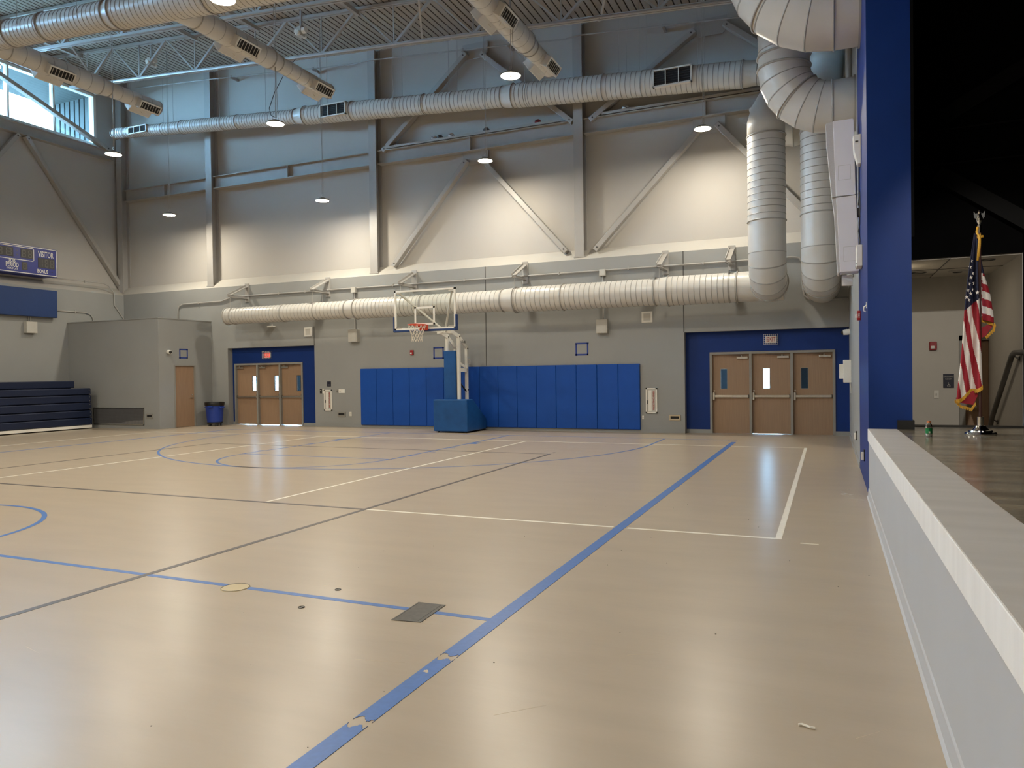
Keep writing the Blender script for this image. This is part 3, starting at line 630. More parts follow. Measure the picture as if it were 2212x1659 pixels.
# ---------------------------------------------------------------- high-bay lamps
LAMPS = [(-17.35, 13.86, 7.6, 'round high-bay lamp hanging by the left window strip'), (-20.36, 18.34, 7.16, 'round high-bay lamp hanging in the far left corner bay'), (-11.91, 13.83, 7.6, 'round high-bay lamp hanging in front of the upper spiral duct'),
         (-14.07, 18.35, 6.98, 'round high-bay lamp hanging in front of the unbraced second bay'), (-8.6, 18.35, 7.49, 'round high-bay lamp hanging at the peak of the chevron above the hoop'), (-5.8, 13.63, 7.6, 'largest round high-bay lamp, hanging below the right branch duct'),
         (-2.77, 18.34, 7.52, 'round high-bay lamp hanging left of the vertical ducts'), (-8.73, 8.96, 7.6, 'round high-bay lamp just cut by the top edge of the picture')]
OFF = 'round high-bay lamp hanging above or behind the viewpoint, outside the picture'
LAMPS += [(x, 8.96, 7.6, OFF) for x in (-2.9, -14.5, -20.2)]+[(x, 4.2, 7.6, OFF) for x in (-5.8, -11.7, -17.4)]+[(x, -.5, 7.6, OFF) for x in (-2.9, -8.7, -14.5, -20.2)]+[(x, -5.2, 7.6, OFF) for x in (-5.8, -11.7, -17.4)]+[(x, -9.3, 7.6, OFF) for x in (-8.7, -14.5)]
hous = lens = drv = None
for x, y, z, lb in LAMPS:
    t = thing('highbay_lamp', lb, 'lamp', (x, y, z), 'high-bay lamps')
    if hous is None:
        h = obj('housing', B().lathe((x, y, z), [(-.012, .20), (.0, .205), (.02, .203), (.05, .12), (.055, .105)], 36), m_lampbody, t, smooth=True); hous = h.data
        l = obj('lens', B().lathe((x, y, z), [(-.010, .187), (-.016, .03)], 24), m_lamp, t); lens = l.data
        d = obj('driver', B().lathe((x, y, z), [(.04, .125), (.055, .11), (.075, .09), (.08, .05), (.08, .001)], 24), m_lampbody, t, smooth=True); drv = d.data
        s = obj('sensor', B().lathe((x, y, z), [(-.014, .034), (-.024, .028), (-.024, .001)], 16), m_lgray, t); sen = s.data
    else:
        for nme, me in (('housing', hous), ('lens', lens), ('driver', drv), ('sensor', sen)): place(nme, me, t)
    zz = zdeck(x)+.01
    obj('hook', B().torus((x, y, z+.15), (0, 1, 0), .03, .006, 14, 6), m_metal, t, smooth=True)
    obj('suspension_cable', B().tube([(x, y, z+.17), (x+.015, y, z+1.2), (x-.01, y, (z+zz)/2), (x, y, zz)], .008, 6), m_cable, t, smooth=True)
    obj('power_cord', B().tube([(x+.03, y, z+.12), (x+.06, y, z+.5), (x+.02, y, z+1.6), (x+.05, y, (z+zz)/2+.3), (x+.02, y, zz)], .006, 6), m_cable, t, smooth=True)
tag(obj('loose_cable', B().tube([(-11.93, 13.84, 7.74), (-12.1, 13.9, 7.85), (-12.5, 14.3, 8.2), (-13.1, 15.2, 9.0), (-13.9, 16.6, 10.2), (-14.2, 17.42, 10.93)], .009, 6), m_dgray, smooth=True), 'dark slack cable curving from a lamp up to the joist', 'cable')

# ---------------------------------------------------------------- doors
def door(idx, x0, x1, side, gmat, lite):
    """side: +1 latch at the left / closer at the right, -1 mirrored"""
    yf = YD+.07; y1 = yf+.045; z0, z1 = (.012 if side < 0 else (.002, .007, .002)[idx-4]), 2.09; x0 -= .006; x1 += .006
    lx0, lx1, lz0, lz1 = lite[0], lite[1], 1.175, 1.69
    b = B().box(x0, lx0, yf, y1, z0, z1).box(lx1, x1, yf, y1, z0, z1).box(lx0, lx1, yf, y1, z0, lz0).box(lx0, lx1, yf, y1, lz1, z1)
    d = struct('door_%d' % idx, b, m_wood)
    fr = B(); t_ = .014
    fr.box(lx0-t_, lx1+t_, yf-.006, yf, lz1, lz1+t_).box(lx0-t_, lx1+t_, yf-.006, yf, lz0-t_, lz0).box(lx0-t_, lx0, yf-.006, yf, lz0, lz1).box(lx1, lx1+t_, yf-.006, yf, lz0, lz1)
    obj('lite_frame', fr, m_frame if side > 0 else m_dgray, d); obj('glass_pane', B().box(lx0, lx1, yf+.018, yf+.024, lz0, lz1), gmat, d)
    a, c = (x0+.04, x1-.03) if side > 0 else (x0+.03, x1-.02); zc = .975
    pb = obj('push_bar', B().box(a, c, yf-.06, yf-.012, zc-.032, zc+.032), m_metal, d, bev=.008)
    xm = a+(c-a)*.55; obj('touch_pad', B().box(a+.03 if side > 0 else xm, xm if side > 0 else c-.02, yf-.075, yf-.055, zc-.026, zc+.026), m_metal, pb, bev=.006)
    xe = a if side > 0 else c; obj('latch_head', B().box(xe-.03, xe+.03, yf-.07, yf, zc-.10, zc+.10), m_metal if side > 0 else m_dgray, pb, bev=.012)
    xo = c if side > 0 else a; obj('end_cap', B().box(xo-.02, xo+.01, yf-.05, yf, zc-.04, zc+.04), m_dgray, pb)
    xc = x1-.17 if side > 0 else x0+.17
    cl = obj('door_closer', B().box(xc-.15, xc+.13, yf-.06, yf, 1.955, 2.01), m_metal, d, bev=.006)
    obj('closer_arm', B().bar((xc-.03, yf-.04, 2.035), (xc-.3*side, yf-.09, 2.06), .02, .008).bar((xc-.3*side, yf-.09, 2.06), (xc-.42*side, yf-.02, 2.07), .02, .008), m_dgray, cl)
    obj('closer_pinion', B().cyl((xc-.03, yf-.04, 2.0), (xc-.03, yf-.04, 2.045), .018, 10), m_metal, cl)
    if side > 0: obj('cylinder_lock', B().cyl((x0+.05, yf-.012, 1.12), (x0+.05, yf, 1.12), .02, 12), m_metal, d)
def doorframe(n, x0, x1, muls):
    b = B().box(x0, x0+.06, YD-.025, YD+.14, 0, 2.14).box(x1-.06, x1, YD-.025, YD+.14, 0, 2.14).box(x0+.06, x1-.06, YD-.025, YD+.14, 2.078, 2.14).box(x0+.06, x1-.06, YD+.118, YD+.14, 2.04, 2.09)
    f = struct('trim_%d' % n, b, m_frame)
    for x in muls: obj('mullion', B().box(x-.032, x+.032, YD-.025, YD+.16, 0, 2.08), m_frame, f)
doorframe(3, -19.24, -16.26, (-18.22, -17.24)); doorframe(4, -2.90, .145, (-1.87, -.87))
for i, (a, c) in enumerate(((-19.18, -18.252), (-18.188, -17.272), (-17.208, -16.32))): door(i+1, a, c, -1, m_clear if i < 2 else m_tint, (c-.25, c-.10))
for i, (a, c, l) in enumerate(((-2.84, -1.902, .215), (-1.838, -.902, .275), (-.838, .085, .19))): door(i+4, a, c, 1, (m_tint, m_clear, m_tint)[i], (a+l, a+l+.155))
me = mat('exterior_block', (120, 120, 120), .8); mk = mat('exterior_dark_block', (62, 60, 56), .8)  # blocks added outside to dim the bright sky behind some door panes
struct('wall_skyblock_a', B().box(-4.2, -2.2, 22.5, 22.7, 0, 4), me); struct('wall_skyblock_b', B().box(-1.2, .9, 21.6, 21.8, 0, 4), mk)
struct('wall_skyblock_c', B().box(-18.6, -17.1, 22.6, 22.8, 0, 3), me)
# exit signs in wire guards
def exit_sign(x, z, lab, lit):
    y = YD; t = thing('exit_sign', lab, 'exit sign', (x, y, z), 'exit signs above the doors')
    obj('housing', B().box(x-.14, x+.14, y-.05, y, z-.09, z+.09), m_white, t, bev=.008)
    obj('face', B().box(x-.132, x+.132, y-.053, y-.05, z-.082, z+.082), m_exitlit if lit else m_exit, t)
    text('lettering', 'EXIT', .155, (x, y-.055, z), FACE, m_exitred, t, .68, bold=.003)
    cg = B()
    for i in range(8): xx = x-.17+.34*i/7; cg.box(xx-.003, xx+.003, y-.10, y-.094, z-.13, z+.13)
    for i in range(6): zz = z-.13+.26*i/5; cg.box(x-.17, x+.17, y-.10, y-.094, zz-.003, zz+.003)
    for sx in (-1, 1):
        for sz in (-1, 1): cg.box(x+sx*.168-.004, x+sx*.168+.004, y-.1, y, z+sz*.128-.004, z+sz*.128+.004)
    obj('wire_guard', cg, m_white, t)
exit_sign(-17.74, 2.41, 'red glowing exit sign in a wire guard above the left doors', True)
exit_sign(-1.36, 2.435, 'white exit sign with red letters in a wire guard above the right doors', False)

# ---------------------------------------------------------------- wall pads
ordn = ['first', 'second', 'third', 'fourth', 'fifth', 'sixth', 'seventh', 'eighth', 'ninth', 'tenth', 'eleventh', 'twelfth', 'thirteenth', 'fourteenth', 'fifteenth']
pw = (13.77-4.715)/15; p0 = None
for i in range(15):
    x = -13.77+i*pw
    lb = ordn[i]+' tall blue vinyl wall pad counted from the left end'
    if p0 is None:
        p0 = thing('wall_pad', lb, 'wall pad', (x, YB, .08), 'blue wall pads'); obj('cushion', B().box(x+.003, x+pw-.003, YB-.062, YB-.012, .08, 1.875), m_pad, p0, bev=.014); obj('backing_board', B().box(x+.006, x+pw-.006, YB-.012, YB, .09, 1.865), m_navy, p0)
    else:
        c = copytree(p0); c.location.x = x; c['label'] = lb

# ---------------------------------------------------------------- basketball goal
g = thing('basketball_goal', 'portable basketball goal with blue padded base and glass backboard', 'basketball goal', (-9.83, 18.9, 0))
gx0, gx1 = -10.37, -9.29
obj('padded_base', B().prism([(18.4, .04), (19.66, .04), (19.66, .36), (18.78, .945), (18.4, .945)], 'x', gx0, gx1), m_goalpad, g, bev=.03)
for x in (gx0+.12, gx1-.12):
    for y in (18.5, 19.5): obj('caster', B().cyl((x-.025, y, .04), (x+.025, y, .04), .04, 14), m_rubber, g)
obj('base_plate', B().box(gx0+.05, gx1-.05, 18.45, 19.6, .035, .06), m_rubber, g)
obj('mast_pad', B().box(-10.13, -9.76, 18.62, 18.9, .93, 2.33), m_goalpad, g, bev=.02)
for x in (-10.06, -9.70):
    obj('mast_post', B().box(x-.04, x+.04, 18.68, 18.78, .9, 2.80), m_white, g, bev=.006)
    r_p = obj('rear_post', B().box(x-.04, x+.04, 19.18, 19.26, .6, 2.46), m_white, g, bev=.006)
    obj('pivot_bolt', B().cyl((x-.05, 19.22, 2.40), (x+.055, 19.22, 2.40), .022, 10), m_rubber, r_p); obj('pivot_bolt', B().cyl((x-.05, 19.22, 1.2), (x+.055, 19.22, 1.2), .02, 10), m_rubber, r_p)
    obj('pivot_bolt', B().cyl((x-.05, 18.73, 2.73), (x+.055, 18.73, 2.73), .022, 10), m_rubber, g)
    a = obj('lift_arm', B().bar((x, 19.25, 2.42), (x, 18.72, 2.74), .05, .11, up=(0, .5, 1)).bar((x, 18.72, 2.74), (x, 18.28, 2.86), .05, .11, up=(0, .2, 1)), m_white, g)
    obj('tilt_arm', B().bar((x, 19.2, 1.85), (x, 18.75, 1.98), .04, .06), m_white, g)
lt = text('lettering', 'CLUB', .1, (-9.70+.028, 18.99, 2.585), (PI/2, 0, PI/2), m_rubber, g, 1)
obj('cross_bar', B().box(-10.16, -9.70, 19.19, 19.25, 1.75, 1.85), m_white, g); obj('cross_bar', B().box(-9.74, -9.66, 18.78, 19.2, 1.72, 1.82), m_white, g)
obj('grab_handle', B().tube([(-9.68, 19.27, 2.08), (-9.66, 19.36, 2.08), (-9.66, 19.36, 1.95), (-9.68, 19.27, 1.95)], .01, 8), m_white, g)
obj('gas_strut', B().cyl((-9.74, 18.8, 1.45), (-9.66, 19.1, 1.16), .022, 10), m_rubber, g)
# backboard
bx0, bx1, by, bz0, bz1 = -10.615, -8.785, 16.83, 2.835, 3.885
bbd = obj('backboard', B().box(bx0+.04, bx1-.04, by+.005, by+.015, bz0+.04, bz1-.04), m_bb, g)
fr = B().box(bx0, bx1, by-.01, by+.04, bz1-.045, bz1).box(bx0, bx1, by-.01, by+.04, bz0, bz0+.045).box(bx0, bx0+.045, by-.01, by+.04, bz0, bz1).box(bx1-.045, bx1, by-.01, by+.04, bz0, bz1)
obj('frame', fr, m_white, bbd)
hx = (bx0+bx1)/2; tz = bz0+.12; tg = B(); yy0, yy1 = by+.0, by+.004
tg.box(hx-.305, hx+.305, yy0, yy1, tz+.43, tz+.48).box(hx-.305, hx+.305, yy0, yy1, tz, tz+.05).box(hx-.305, hx-.255, yy0, yy1, tz, tz+.48).box(hx+.255, hx+.305, yy0, yy1, tz, tz+.48)
obj('target_square', tg, m_white, bbd)
ep = B().box(bx0-.03, bx1+.03, by-.03, by+.06, bz0-.05, bz0+.005).box(bx0-.035, bx0+.005, by-.03, by+.06, bz0-.05, bz0+.36).box(bx1-.005, bx1+.035, by-.03, by+.06, bz0-.05, bz0+.36)
obj('edge_padding', ep, m_panel, bbd, bev=.012)
hd = (-9.93, 17.75, 2.90)
obj('arm_head', B().box(-10.1, -9.66, 18.2, 18.36, 2.80, 2.92), m_white, g)
for p, q in (((-9.88, 18.28, 2.86), (bx0+.12, by+.04, bz1-.06)), ((-9.88, 18.28, 2.86), (bx1-.12, by+.04, bz1-.06)), ((-9.88, 18.28, 2.86), (bx0+.2, by+.04, bz0+.05)), ((-9.88, 18.28, 2.86), (bx1-.2, by+.04, bz0+.05))): obj('brace', B().bar(p, q, .045, .045), m_white, g)
for x in (bx0+.12, bx1-.12):
    obj('corner_clamp', B().box(x-.08, x+.08, by+.0, by+.05, bz1-.09, bz1-.05), m_metal, bbd); obj('corner_clamp', B().box(x-.08, x+.08, by+.0, by+.05, bz0+.05, bz0+.085), m_metal, bbd)
# rim and net
rx, ry, rz = hx, by-.40, bz0+.10; rr = .229
rim = obj('rim', B().torus((rx, ry, rz), (0, 0, 1), rr, .011, 40, 8), m_orange, g, smooth=True)
obj('rim_bracket', B().box(rx-.11, rx+.11, by-.10, by-.012, rz-.13, rz+.02).bar((rx-.1, by-.05, rz-.03), (rx-.14, ry+.16, rz-.005), .02, .05).bar((rx+.1, by-.05, rz-.03), (rx+.14, ry+.16, rz-.005), .02, .05).box(rx-.1, rx+.1, by-.2, by-.06, rz-.012, rz+.004), m_orange, rim)
nb = B(); N = 12; lev = [(0, rr), (-.10, .20), (-.19, .165), (-.27, .14), (-.34, .13), (-.42, .135)]
for i in range(N):
    for s in (1, -1):
        pts = []
        for k, (dz, r) in enumerate(lev):
            a = 2*PI*(i+s*k*.5)/N; pts.append((rx+r*math.cos(a), ry+r*math.sin(a), rz-.01+dz))
        nb.tube(pts, .0055, 5)
obj('net', nb, m_net, g)

# ---------------------------------------------------------------- corner booth, its door and fittings
BX, BY, BZ = -20.08, 17.55, 3.62
wbooth = struct('wall_booth', B().box(XL, BX, BY, BY+.15, 0, BZ).box(BX-.15, BX, BY+.15, 18.15, 0, BZ).box(BX-.15, BX, 19.06, YB, 0, BZ).box(BX-.15, BX, 18.15, 19.06, 2.10, BZ).box(XL+.1, BX-.1, BY+.1, YB, BZ-.15, BZ-.02), m_gray)
struct('trim_5', B().box(XL, BX+.02, BY-.02, BY+.16, BZ, BZ+.03).box(BX-.14, BX+.02, BY+.16, YB, BZ, BZ+.03), m_gray)
struct('baseboard_booth', B().box(XL, BX+.012, BY-.012, BY, 0, .1).box(BX, BX+.012, BY, 18.12, 0, .1).box(BX, BX+.012, 19.1, YB, 0, .1), m_gray)
d = struct('door_7', B().box(BX-.08, BX-.035, 18.2, 19.01, .008, 2.06), m_wood)
obj('lever_handle', B().cyl((BX-.035, 18.93, .98), (BX-.005, 18.93, .98), .028, 14).bar((BX+.0, 18.93, .98), (BX+.0, 18.82, .985), .018, .018), m_metal, d); obj('lock_cylinder', B().cyl((BX-.035, 18.93, 1.08), (BX-.02, 18.93, 1.08), .02, 12), m_metal, d)
struct('trim_6', B().box(BX-.12, BX+.012, 18.15, 18.2, 0, 2.10).box(BX-.12, BX+.012, 19.01, 19.06, 0, 2.10).box(BX-.12, BX+.012, 18.2, 19.01, 2.06, 2.10), m_frame)
t = thing('wire_mesh_vent', 'wide perforated metal vent low on the booth wall beside the bleachers', 'vent', (-21.97, BY, .1))
x0, x1, z0, z1 = -23.15, -20.78, .12, .69
obj('backing', B().box(x0, x1, BY-.012, BY-.002, z0, z1), m_dgray, t)
obj('frame', B().box(x0, x1, BY-.03, BY-.01, z1-.02, z1).box(x0, x1, BY-.03, BY-.01, z0, z0+.02).box(x0, x0+.02, BY-.03, BY-.01, z0, z1).box(x1-.02, x1, BY-.03, BY-.01, z0, z1), m_metal, t)
mb = B()
for i in range(24): zz = z0+.02+(z1-z0-.04)*i/23; mb.box(x0, x1, BY-.022, BY-.016, zz-.004, zz+.004)
for i in range(95): xx = x0+.02+(x1-x0-.04)*i/94; mb.box(xx-.003, xx+.003, BY-.02, BY-.014, z0, z1)
obj('mesh', mb, mat('mesh_wire', (104, 104, 106), .5), t, kind='stuff')
pb = B().prism([(x0+.03, z0+.02), (x1-.03, z0+.02), (x1-.03, z0+.17), (-21.25, z0+.15), (-21.6, z0+.11), (-21.9, z0+.06), (-22.4, z0+.055)], 'y', BY-.0135, BY-.012)  # pale shape painted as the light seen through the mesh
obj('painted_light_patch', pb, m_lgray, t)
def slot_vent(x, y, z, lab, m=m_frame):
    t = thing('slot_vent', lab, 'wall vent', (x, y, z), 'slotted wall plates')
    b = B(); wd, ht = .30, .15
    b.box(x-wd/2, x+wd/2, y-.02, y, z+.035, z+ht/2).box(x-wd/2, x+wd/2, y-.02, y, z-ht/2, z-.035).box(x-wd/2, x-wd/2+.035, y-.02, y, z-.035, z+.035).box(x+wd/2-.035, x+wd/2, y-.02, y, z-.035, z+.035)
    obj('plate', b, m, t); obj('slot', B().box(x-wd/2+.035, x+wd/2-.035, y-.008, y-.001, z-.035, z+.035), m_dark, t)
m_brz = mat('bronze_plate', (188, 174, 150), .35, .5)
slot_vent(-20.53, BY, .42, 'grey slotted plate on the booth wall beside the mesh vent'); slot_vent(-14.55, YB, .41, 'grey slotted plate left of the blue wall pads'); slot_vent(-3.79, YB, .416, 'pale metal slotted plate right of the blue wall pads', m_brz)
def camera_unit(p, d, lab):
    p = Vector(p); d = Vector(d); t = thing('security_camera', lab, 'security camera', p, 'security cameras')
    obj('base', B().cyl(p, p+d*.06, .065, 20), m_white, t); q = p+d*.06
    obj('housing', B().frust(q, q+d*.09, .07, .062, 20, (1, 1)), m_white, t); e = q+d*.09
    obj('dome_lens', B().lathe(e, [(0, .05), (.025, .042), (.04, .024), (.045, .001)], 18, d), m_rubber, t, smooth=True)
camera_unit((BX, 17.93, 2.53), Vector((1, -.25, -.1)).normalized(), 'white dome security camera on the corner booth above its door')
camera_unit((XR, 19.0, 2.52), Vector((-1, 0, -.1)).normalized(), 'white dome security camera on the right wall above the exit doors')
def tape_square(c, wd, ht, lab, axis='y'):
    t = thing('tape_square', lab, 'tape outline', c, 'blue tape outlines'); x, y, z = c; s = .045
    for a0, a1, z0, z1 in ((-wd/2, wd/2+.01, ht/2-s, ht/2), (-wd/2-.01, wd/2, -ht/2, -ht/2+s), (-wd/2, -wd/2+s, -ht/2-.01, ht/2-.02), (wd/2-s, wd/2, -ht/2, ht/2)):
        if axis == 'y': obj('tape_strip', B().box(x+a0, x+a1, y-.002, y, z+z0, z+z1), m_tape, t)
        else: obj('tape_strip', B().box(x, x+.002, y+a0, y+a1, z+z0, z+z1), m_tape, t)
tape_square((-10.94, YB, 2.315), .36, .36, 'square of blue tape on the wall left of the goal mast'); tape_square((-6.365, YB, 2.315), .38, .36, 'square of blue tape above the right half of the wall pads'); tape_square((BX, 18.565, 2.485), .36, .33, 'square of blue tape on the booth above its wooden door', 'x')

# ---------------------------------------------------------------- bleachers
t = thing('folded_bleachers', 'navy bleachers folded flat against the left wall', 'bleachers', (-23.6, 14, 0))
zs = [.125, .375, .625, .885, 1.135, 1.37]
for i in range(5):
    xf = -22.85-.012*i
    obj('seat_board', B().prism([(xf, zs[i]+.012), (xf+.02, zs[i]+.03), (xf+.02, zs[i+1]-.035), (xf-.01, zs[i+1]-.008), (xf-.45, zs[i+1]-.008), (xf-.45, zs[i+1]-.05), (xf-.05, zs[i+1]-.06), (xf-.05, zs[i]+.012)], 'y', 2, 17.22), m_navy, t)
    for z in (zs[i]+.05, zs[i+1]-.07): obj('end_bolt', B().cyl((xf+.018, 17.17, z), (xf+.026, 17.17, z), .012, 8), m_metal, t)
obj('seat_board', B().box(-23.55, -23.4, 2, 17.03, 1.375, 1.61), m_navy, t, bev=.02)
obj('toe_strip', B().box(-22.9, -22.835, 2, 17.22, .035, .125), m_white, t)
obj('end_panel', B().box(-24.3, -22.9, 17.16, 17.2, .03, 1.3), m_dark, t); obj('understructure', B().box(-24.35, -22.95, 2, 17.15, .02, 1.3).box(-24.35, -23.55, 2, 17.0, 1.3, 1.5), m_dark, t)

# ---------------------------------------------------------------- scoreboard and left wall fittings
SX = -24.2
t = thing('scoreboard', 'blue electronic scoreboard with white lettering on the left wall', 'scoreboard', (XLU, 15.6, 5.15))
sy0, sy1, sz0, sz1 = 14.12, 17.08, 5.15, 6.085
def rrect(y0, y1, z0, z1, r, n=5):
    P = []
    for cy, cz, a in ((y1-r, z1-r, 0), (y0+r, z1-r, PI/2), (y0+r, z0+r, PI), (y1-r, z0+r, 1.5*PI)):
        P += [(cy+r*math.cos(a+PI/2*i/n), cz+r*math.sin(a+PI/2*i/n)) for i in range(n+1)]
    return P
def outline(y0, y1, z0, z1, r, wd, x, dx=.003):
    A = rrect(y0, y1, z0, z1, r); C = rrect(y0+wd, y1-wd, z0+wd, z1-wd, max(.005, r-wd)); n = len(A); b = B()
    vs = [(x+dx, *p) for p in A]+[(x+dx, *p) for p in C]
    return b.add(vs, [(i, (i+1) % n, n+(i+1) % n, n+i) for i in range(n)])
obj('cabinet', B().prism(rrect(sy0, sy1, sz0, sz1, .06), 'x', XLU+.1, SX), m_score, t)
obj('border', outline(sy0+.015, sy1-.015, sz0+.015, sz1-.015, .06, .025, SX), m_white, t)
obj('clock_border', outline(14.75, 16.28, 5.58, 6.02, .06, .022, SX), m_white, t)
def digit(parent, y, z, wd, ht, one=False):
    s = ht*.11; b = B(); X0, X1 = SX+.006, SX+.009; h2 = ht/2; w2 = wd/2
    segs = [(w2-s, w2, .01, h2-.01), (w2-s, w2, -h2+.01, -.01)]
    if not one: segs += [(-w2, -w2+s, .01, h2-.01), (-w2, -w2+s, -h2+.01, -.01), (-w2+s, w2-s, h2-s, h2), (-w2+s, w2-s, -s/2, s/2), (-w2+s, w2-s, -h2, -h2+s)]
    for a, c, e, f in segs: b.box(X0, X1, y+a, y+c, z+e, z+f)
    obj('digit_segments', b, m_seg, parent)
def dpanel(y0, y1, z0, z1, ds):
    p = obj('digit_panel', B().box(SX, SX+.006, y0, y1, z0, z1), m_digit, t)
    n = len(ds); 
    for i, o in enumerate(ds): digit(p, y0+(y1-y0)*(i+.5)/n, (z0+z1)/2, (y1-y0)/n*.62, (z1-z0)*.8, o)
dpanel(15.02, 15.6, 5.66, 5.96, [0, 0]); dpanel(15.84, 16.24, 5.66, 5.96, [0, 0]); dpanel(16.41, 16.98, 5.41, 5.74, [1, 0, 0]); dpanel(15.87, 16.05, 5.27, 5.53, [0])
for z in (5.75, 5.88): obj('colon_dot', B().cyl((SX, 15.72, z), (SX+.004, 15.72, z), .014, 10), m_seg, t)
text('lettering', 'VISITOR', .27, (SX+.002, 16.68, 5.86), FACEL, m_white, t, .54, bold=.004); text('lettering', 'POSS', .15, (SX+.002, 15.56, 5.525), FACEL, m_white, t, .62, bold=.002)
text('lettering', 'PERIOD', .22, (SX+.002, 15.56, 5.395), FACEL, m_white, t, .55, bold=.003); text('lettering', 'FAIR-PLAY', .085, (SX+.002, 15.56, 5.275), FACEL, m_white, t, .95, bold=.001)
text('lettering', 'BONUS', .18, (SX+.002, 16.56, 5.29), FACEL, m_white, t, .62, bold=.003)
for y in (16.8, 16.89): obj('bonus_lamp', B().cyl((SX, y, 5.3), (SX+.004, y, 5.3), .018, 10), m_digit, t)
for y in (16.25, 16.65): obj('mount_bolt', B().cyl((SX-.04, y, 6.085), (SX-.04, y, 6.11), .012, 8), m_white, t)
obj('mount_rail', B().box(XLU, XLU+.12, 14.3, 17.0, 5.2, 5.3).box(XLU, XLU+.12, 14.3, 17.0, 5.9, 6.0), m_steel, t)
t = thing('navy_panel', 'plain navy rectangular panel on the left wall below the scoreboard', 'wall panel', (XL, 15.6, 3.77))
obj('board', B().box(XL+.06, XL+.2, 14.1, 17.05, 3.77, 4.69), m_panel, t, bev=.01); obj('cleat', B().box(XL, XL+.07, 14.3, 16.9, 4.3, 4.4).box(XL, XL+.07, 14.3, 16.9, 3.95, 4.05), m_steel, t)
def wall_box(c, axis, lab, wd=.36, ht=.38, dp=.16):
    x, y, z = c; t = thing('junction_cabinet', lab, 'wall box', c, 'grey wall boxes')
    if axis == 'y':
        obj('body', B().box(x-wd/2, x+wd/2, y-dp, y, z-ht/2, z+ht/2), m_lgray, t, bev=.006); obj('cover', B().box(x-wd/2+.008, x+wd/2-.03, y-dp-.006, y-dp, z-ht/2+.008, z+ht/2-.008), m_lgray, t)
        obj('latch', B().box(x+wd/2-.012, x+wd/2+.006, y-dp*.6, y-dp*.4, z-.1, z-.06), m_metal, t)
    else:
        obj('body', B().box(x, x+dp, y-wd/2, y+wd/2, z-ht/2, z+ht/2), m_lgray, t, bev=.006); obj('cover', B().box(x+dp, x+dp+.006, y-wd/2+.008, y+wd/2-.03, z-ht/2+.008, z+ht/2-.008), m_lgray, t)
        obj('conduit_stub', B().cyl((x+.05, y-.03, z+ht/2), (x+.05, y-.03, z+ht/2+.25), .015, 8).cyl((x+.05, y+.03, z+ht/2), (x+.05, y+.03, z+ht/2+.25), .015, 8), m_steel, t)
wall_box((XL, 16.19, 3.405), 'x', 'grey steel wall box under the navy panel on the left wall')
wall_box((-13.97, YB, 2.94), 'y', 'grey steel wall box left of the glass backboard', .34, .40); wall_box((-5.74, YB, 2.92), 'y', 'grey steel wall box above the right half of the wall pads', .31, .38)
def grille_plate(x, z, lab, wd=.3):
    t = thing('wall_speaker_grille', lab, 'wall speaker', (x, YB, z), 'square white wall speakers')
    obj('plate', B().box(x-wd/2, x+wd/2, YB-.02, YB, z-wd/2, z+wd/2), m_white, t, bev=.006); p = obj('perforated_field', B().box(x-wd*.32, x+wd*.32, YB-.024, YB-.02, z-wd*.32, z+wd*.32), m_lgray, t)
grille_plate(-15.84, 3.13, 'square white wall speaker above the right side of the left doors'); grille_plate(-4.51, 3.13, 'square white wall speaker below the large duct near the right doors')
t = thing('emergency_light', 'small white fixture tucked under the lower duct above the left doors', 'light fixture', (-17.3, 19.62, 3.33)); obj('body', B().box(-17.45, -17.2, 19.66, YB, 3.34, 3.38), m_white, t, bev=.005); obj('bracket', B().box(-17.35, -17.3, 19.75, YB, 3.37, 3.45), m_steel, t)
def strobe(p, axis, lab):
    x, y, z = p; t = thing('fire_strobe', lab, 'fire alarm', p, 'red fire alarm strobes'); wd, ht = .115, .15
    if axis == 'y':
        obj('body', B().box(x-wd/2, x+wd/2, y-.05, y, z-ht/2, z+ht/2), m_red, t, bev=.01); obj('strobe_lens', B().box(x-.04, x+.02, y-.07, y-.05, z-.05, z+.0), m_lens, t, bev=.01)
    else:
        obj('body', B().box(x-.05, x, y-wd/2, y+wd/2, z-ht/2, z+ht/2), m_red, t, bev=.01); obj('strobe_lens', B().box(x-.075, x-.05, y-.025, y+.025, z-.04, z+.02), m_lens, t, bev=.008)
        text('lettering', 'FIRE', .045, (x-.03, y-wd/2-.0015, z+.0), (PI/2, PI/2, 0), m_white, t, .9, depth=.001)
strobe((-11.87, YB, 2.35), 'y', 'red fire strobe on the far wall above the wall pads'); strobe((XR, 12.75, 2.47), 'x', 'red fire alarm seen edge-on on the violet stage pilaster'); strobe((1.70, 15.0, 2.03), 'y', 'red fire strobe in the hall behind the flag')
def fire_cabinet(x, lab):
    t = thing('extinguisher_cabinet', lab, 'fire cabinet', (x, YB, .53), 'fire extinguisher cabinets'); z0, z1, wd = .528, 1.21, .31
    b = B().box(x-wd/2, x+wd/2, YB-.03, YB, z1-.035, z1).box(x-wd/2, x+wd/2, YB-.03, YB, z0, z0+.035).box(x-wd/2, x-wd/2+.035, YB-.03, YB, z0, z1).box(x+wd/2-.035, x+wd/2, YB-.03, YB, z0, z1)
    obj('frame', b, m_white, t); d = obj('cabinet_door', B().box(x-wd/2+.035, x+wd/2-.035, YB-.016, YB-.002, z0+.035, z1-.035), m_lgray, t)
    obj('window', B().box(x-.085, x+.0, YB-.018, YB-.016, z0+.06, z1-.06), m_white, d); obj('pull', B().box(x-.115, x-.095, YB-.03, YB-.016, .78, .88), m_dgray, d)
    text('lettering', 'FIRE EXTINGUISHER', .062, (x+.06, YB-.018, (z0+z1)/2), (PI/2, -PI/2, 0), m_exitred, d, .92, bold=.001)
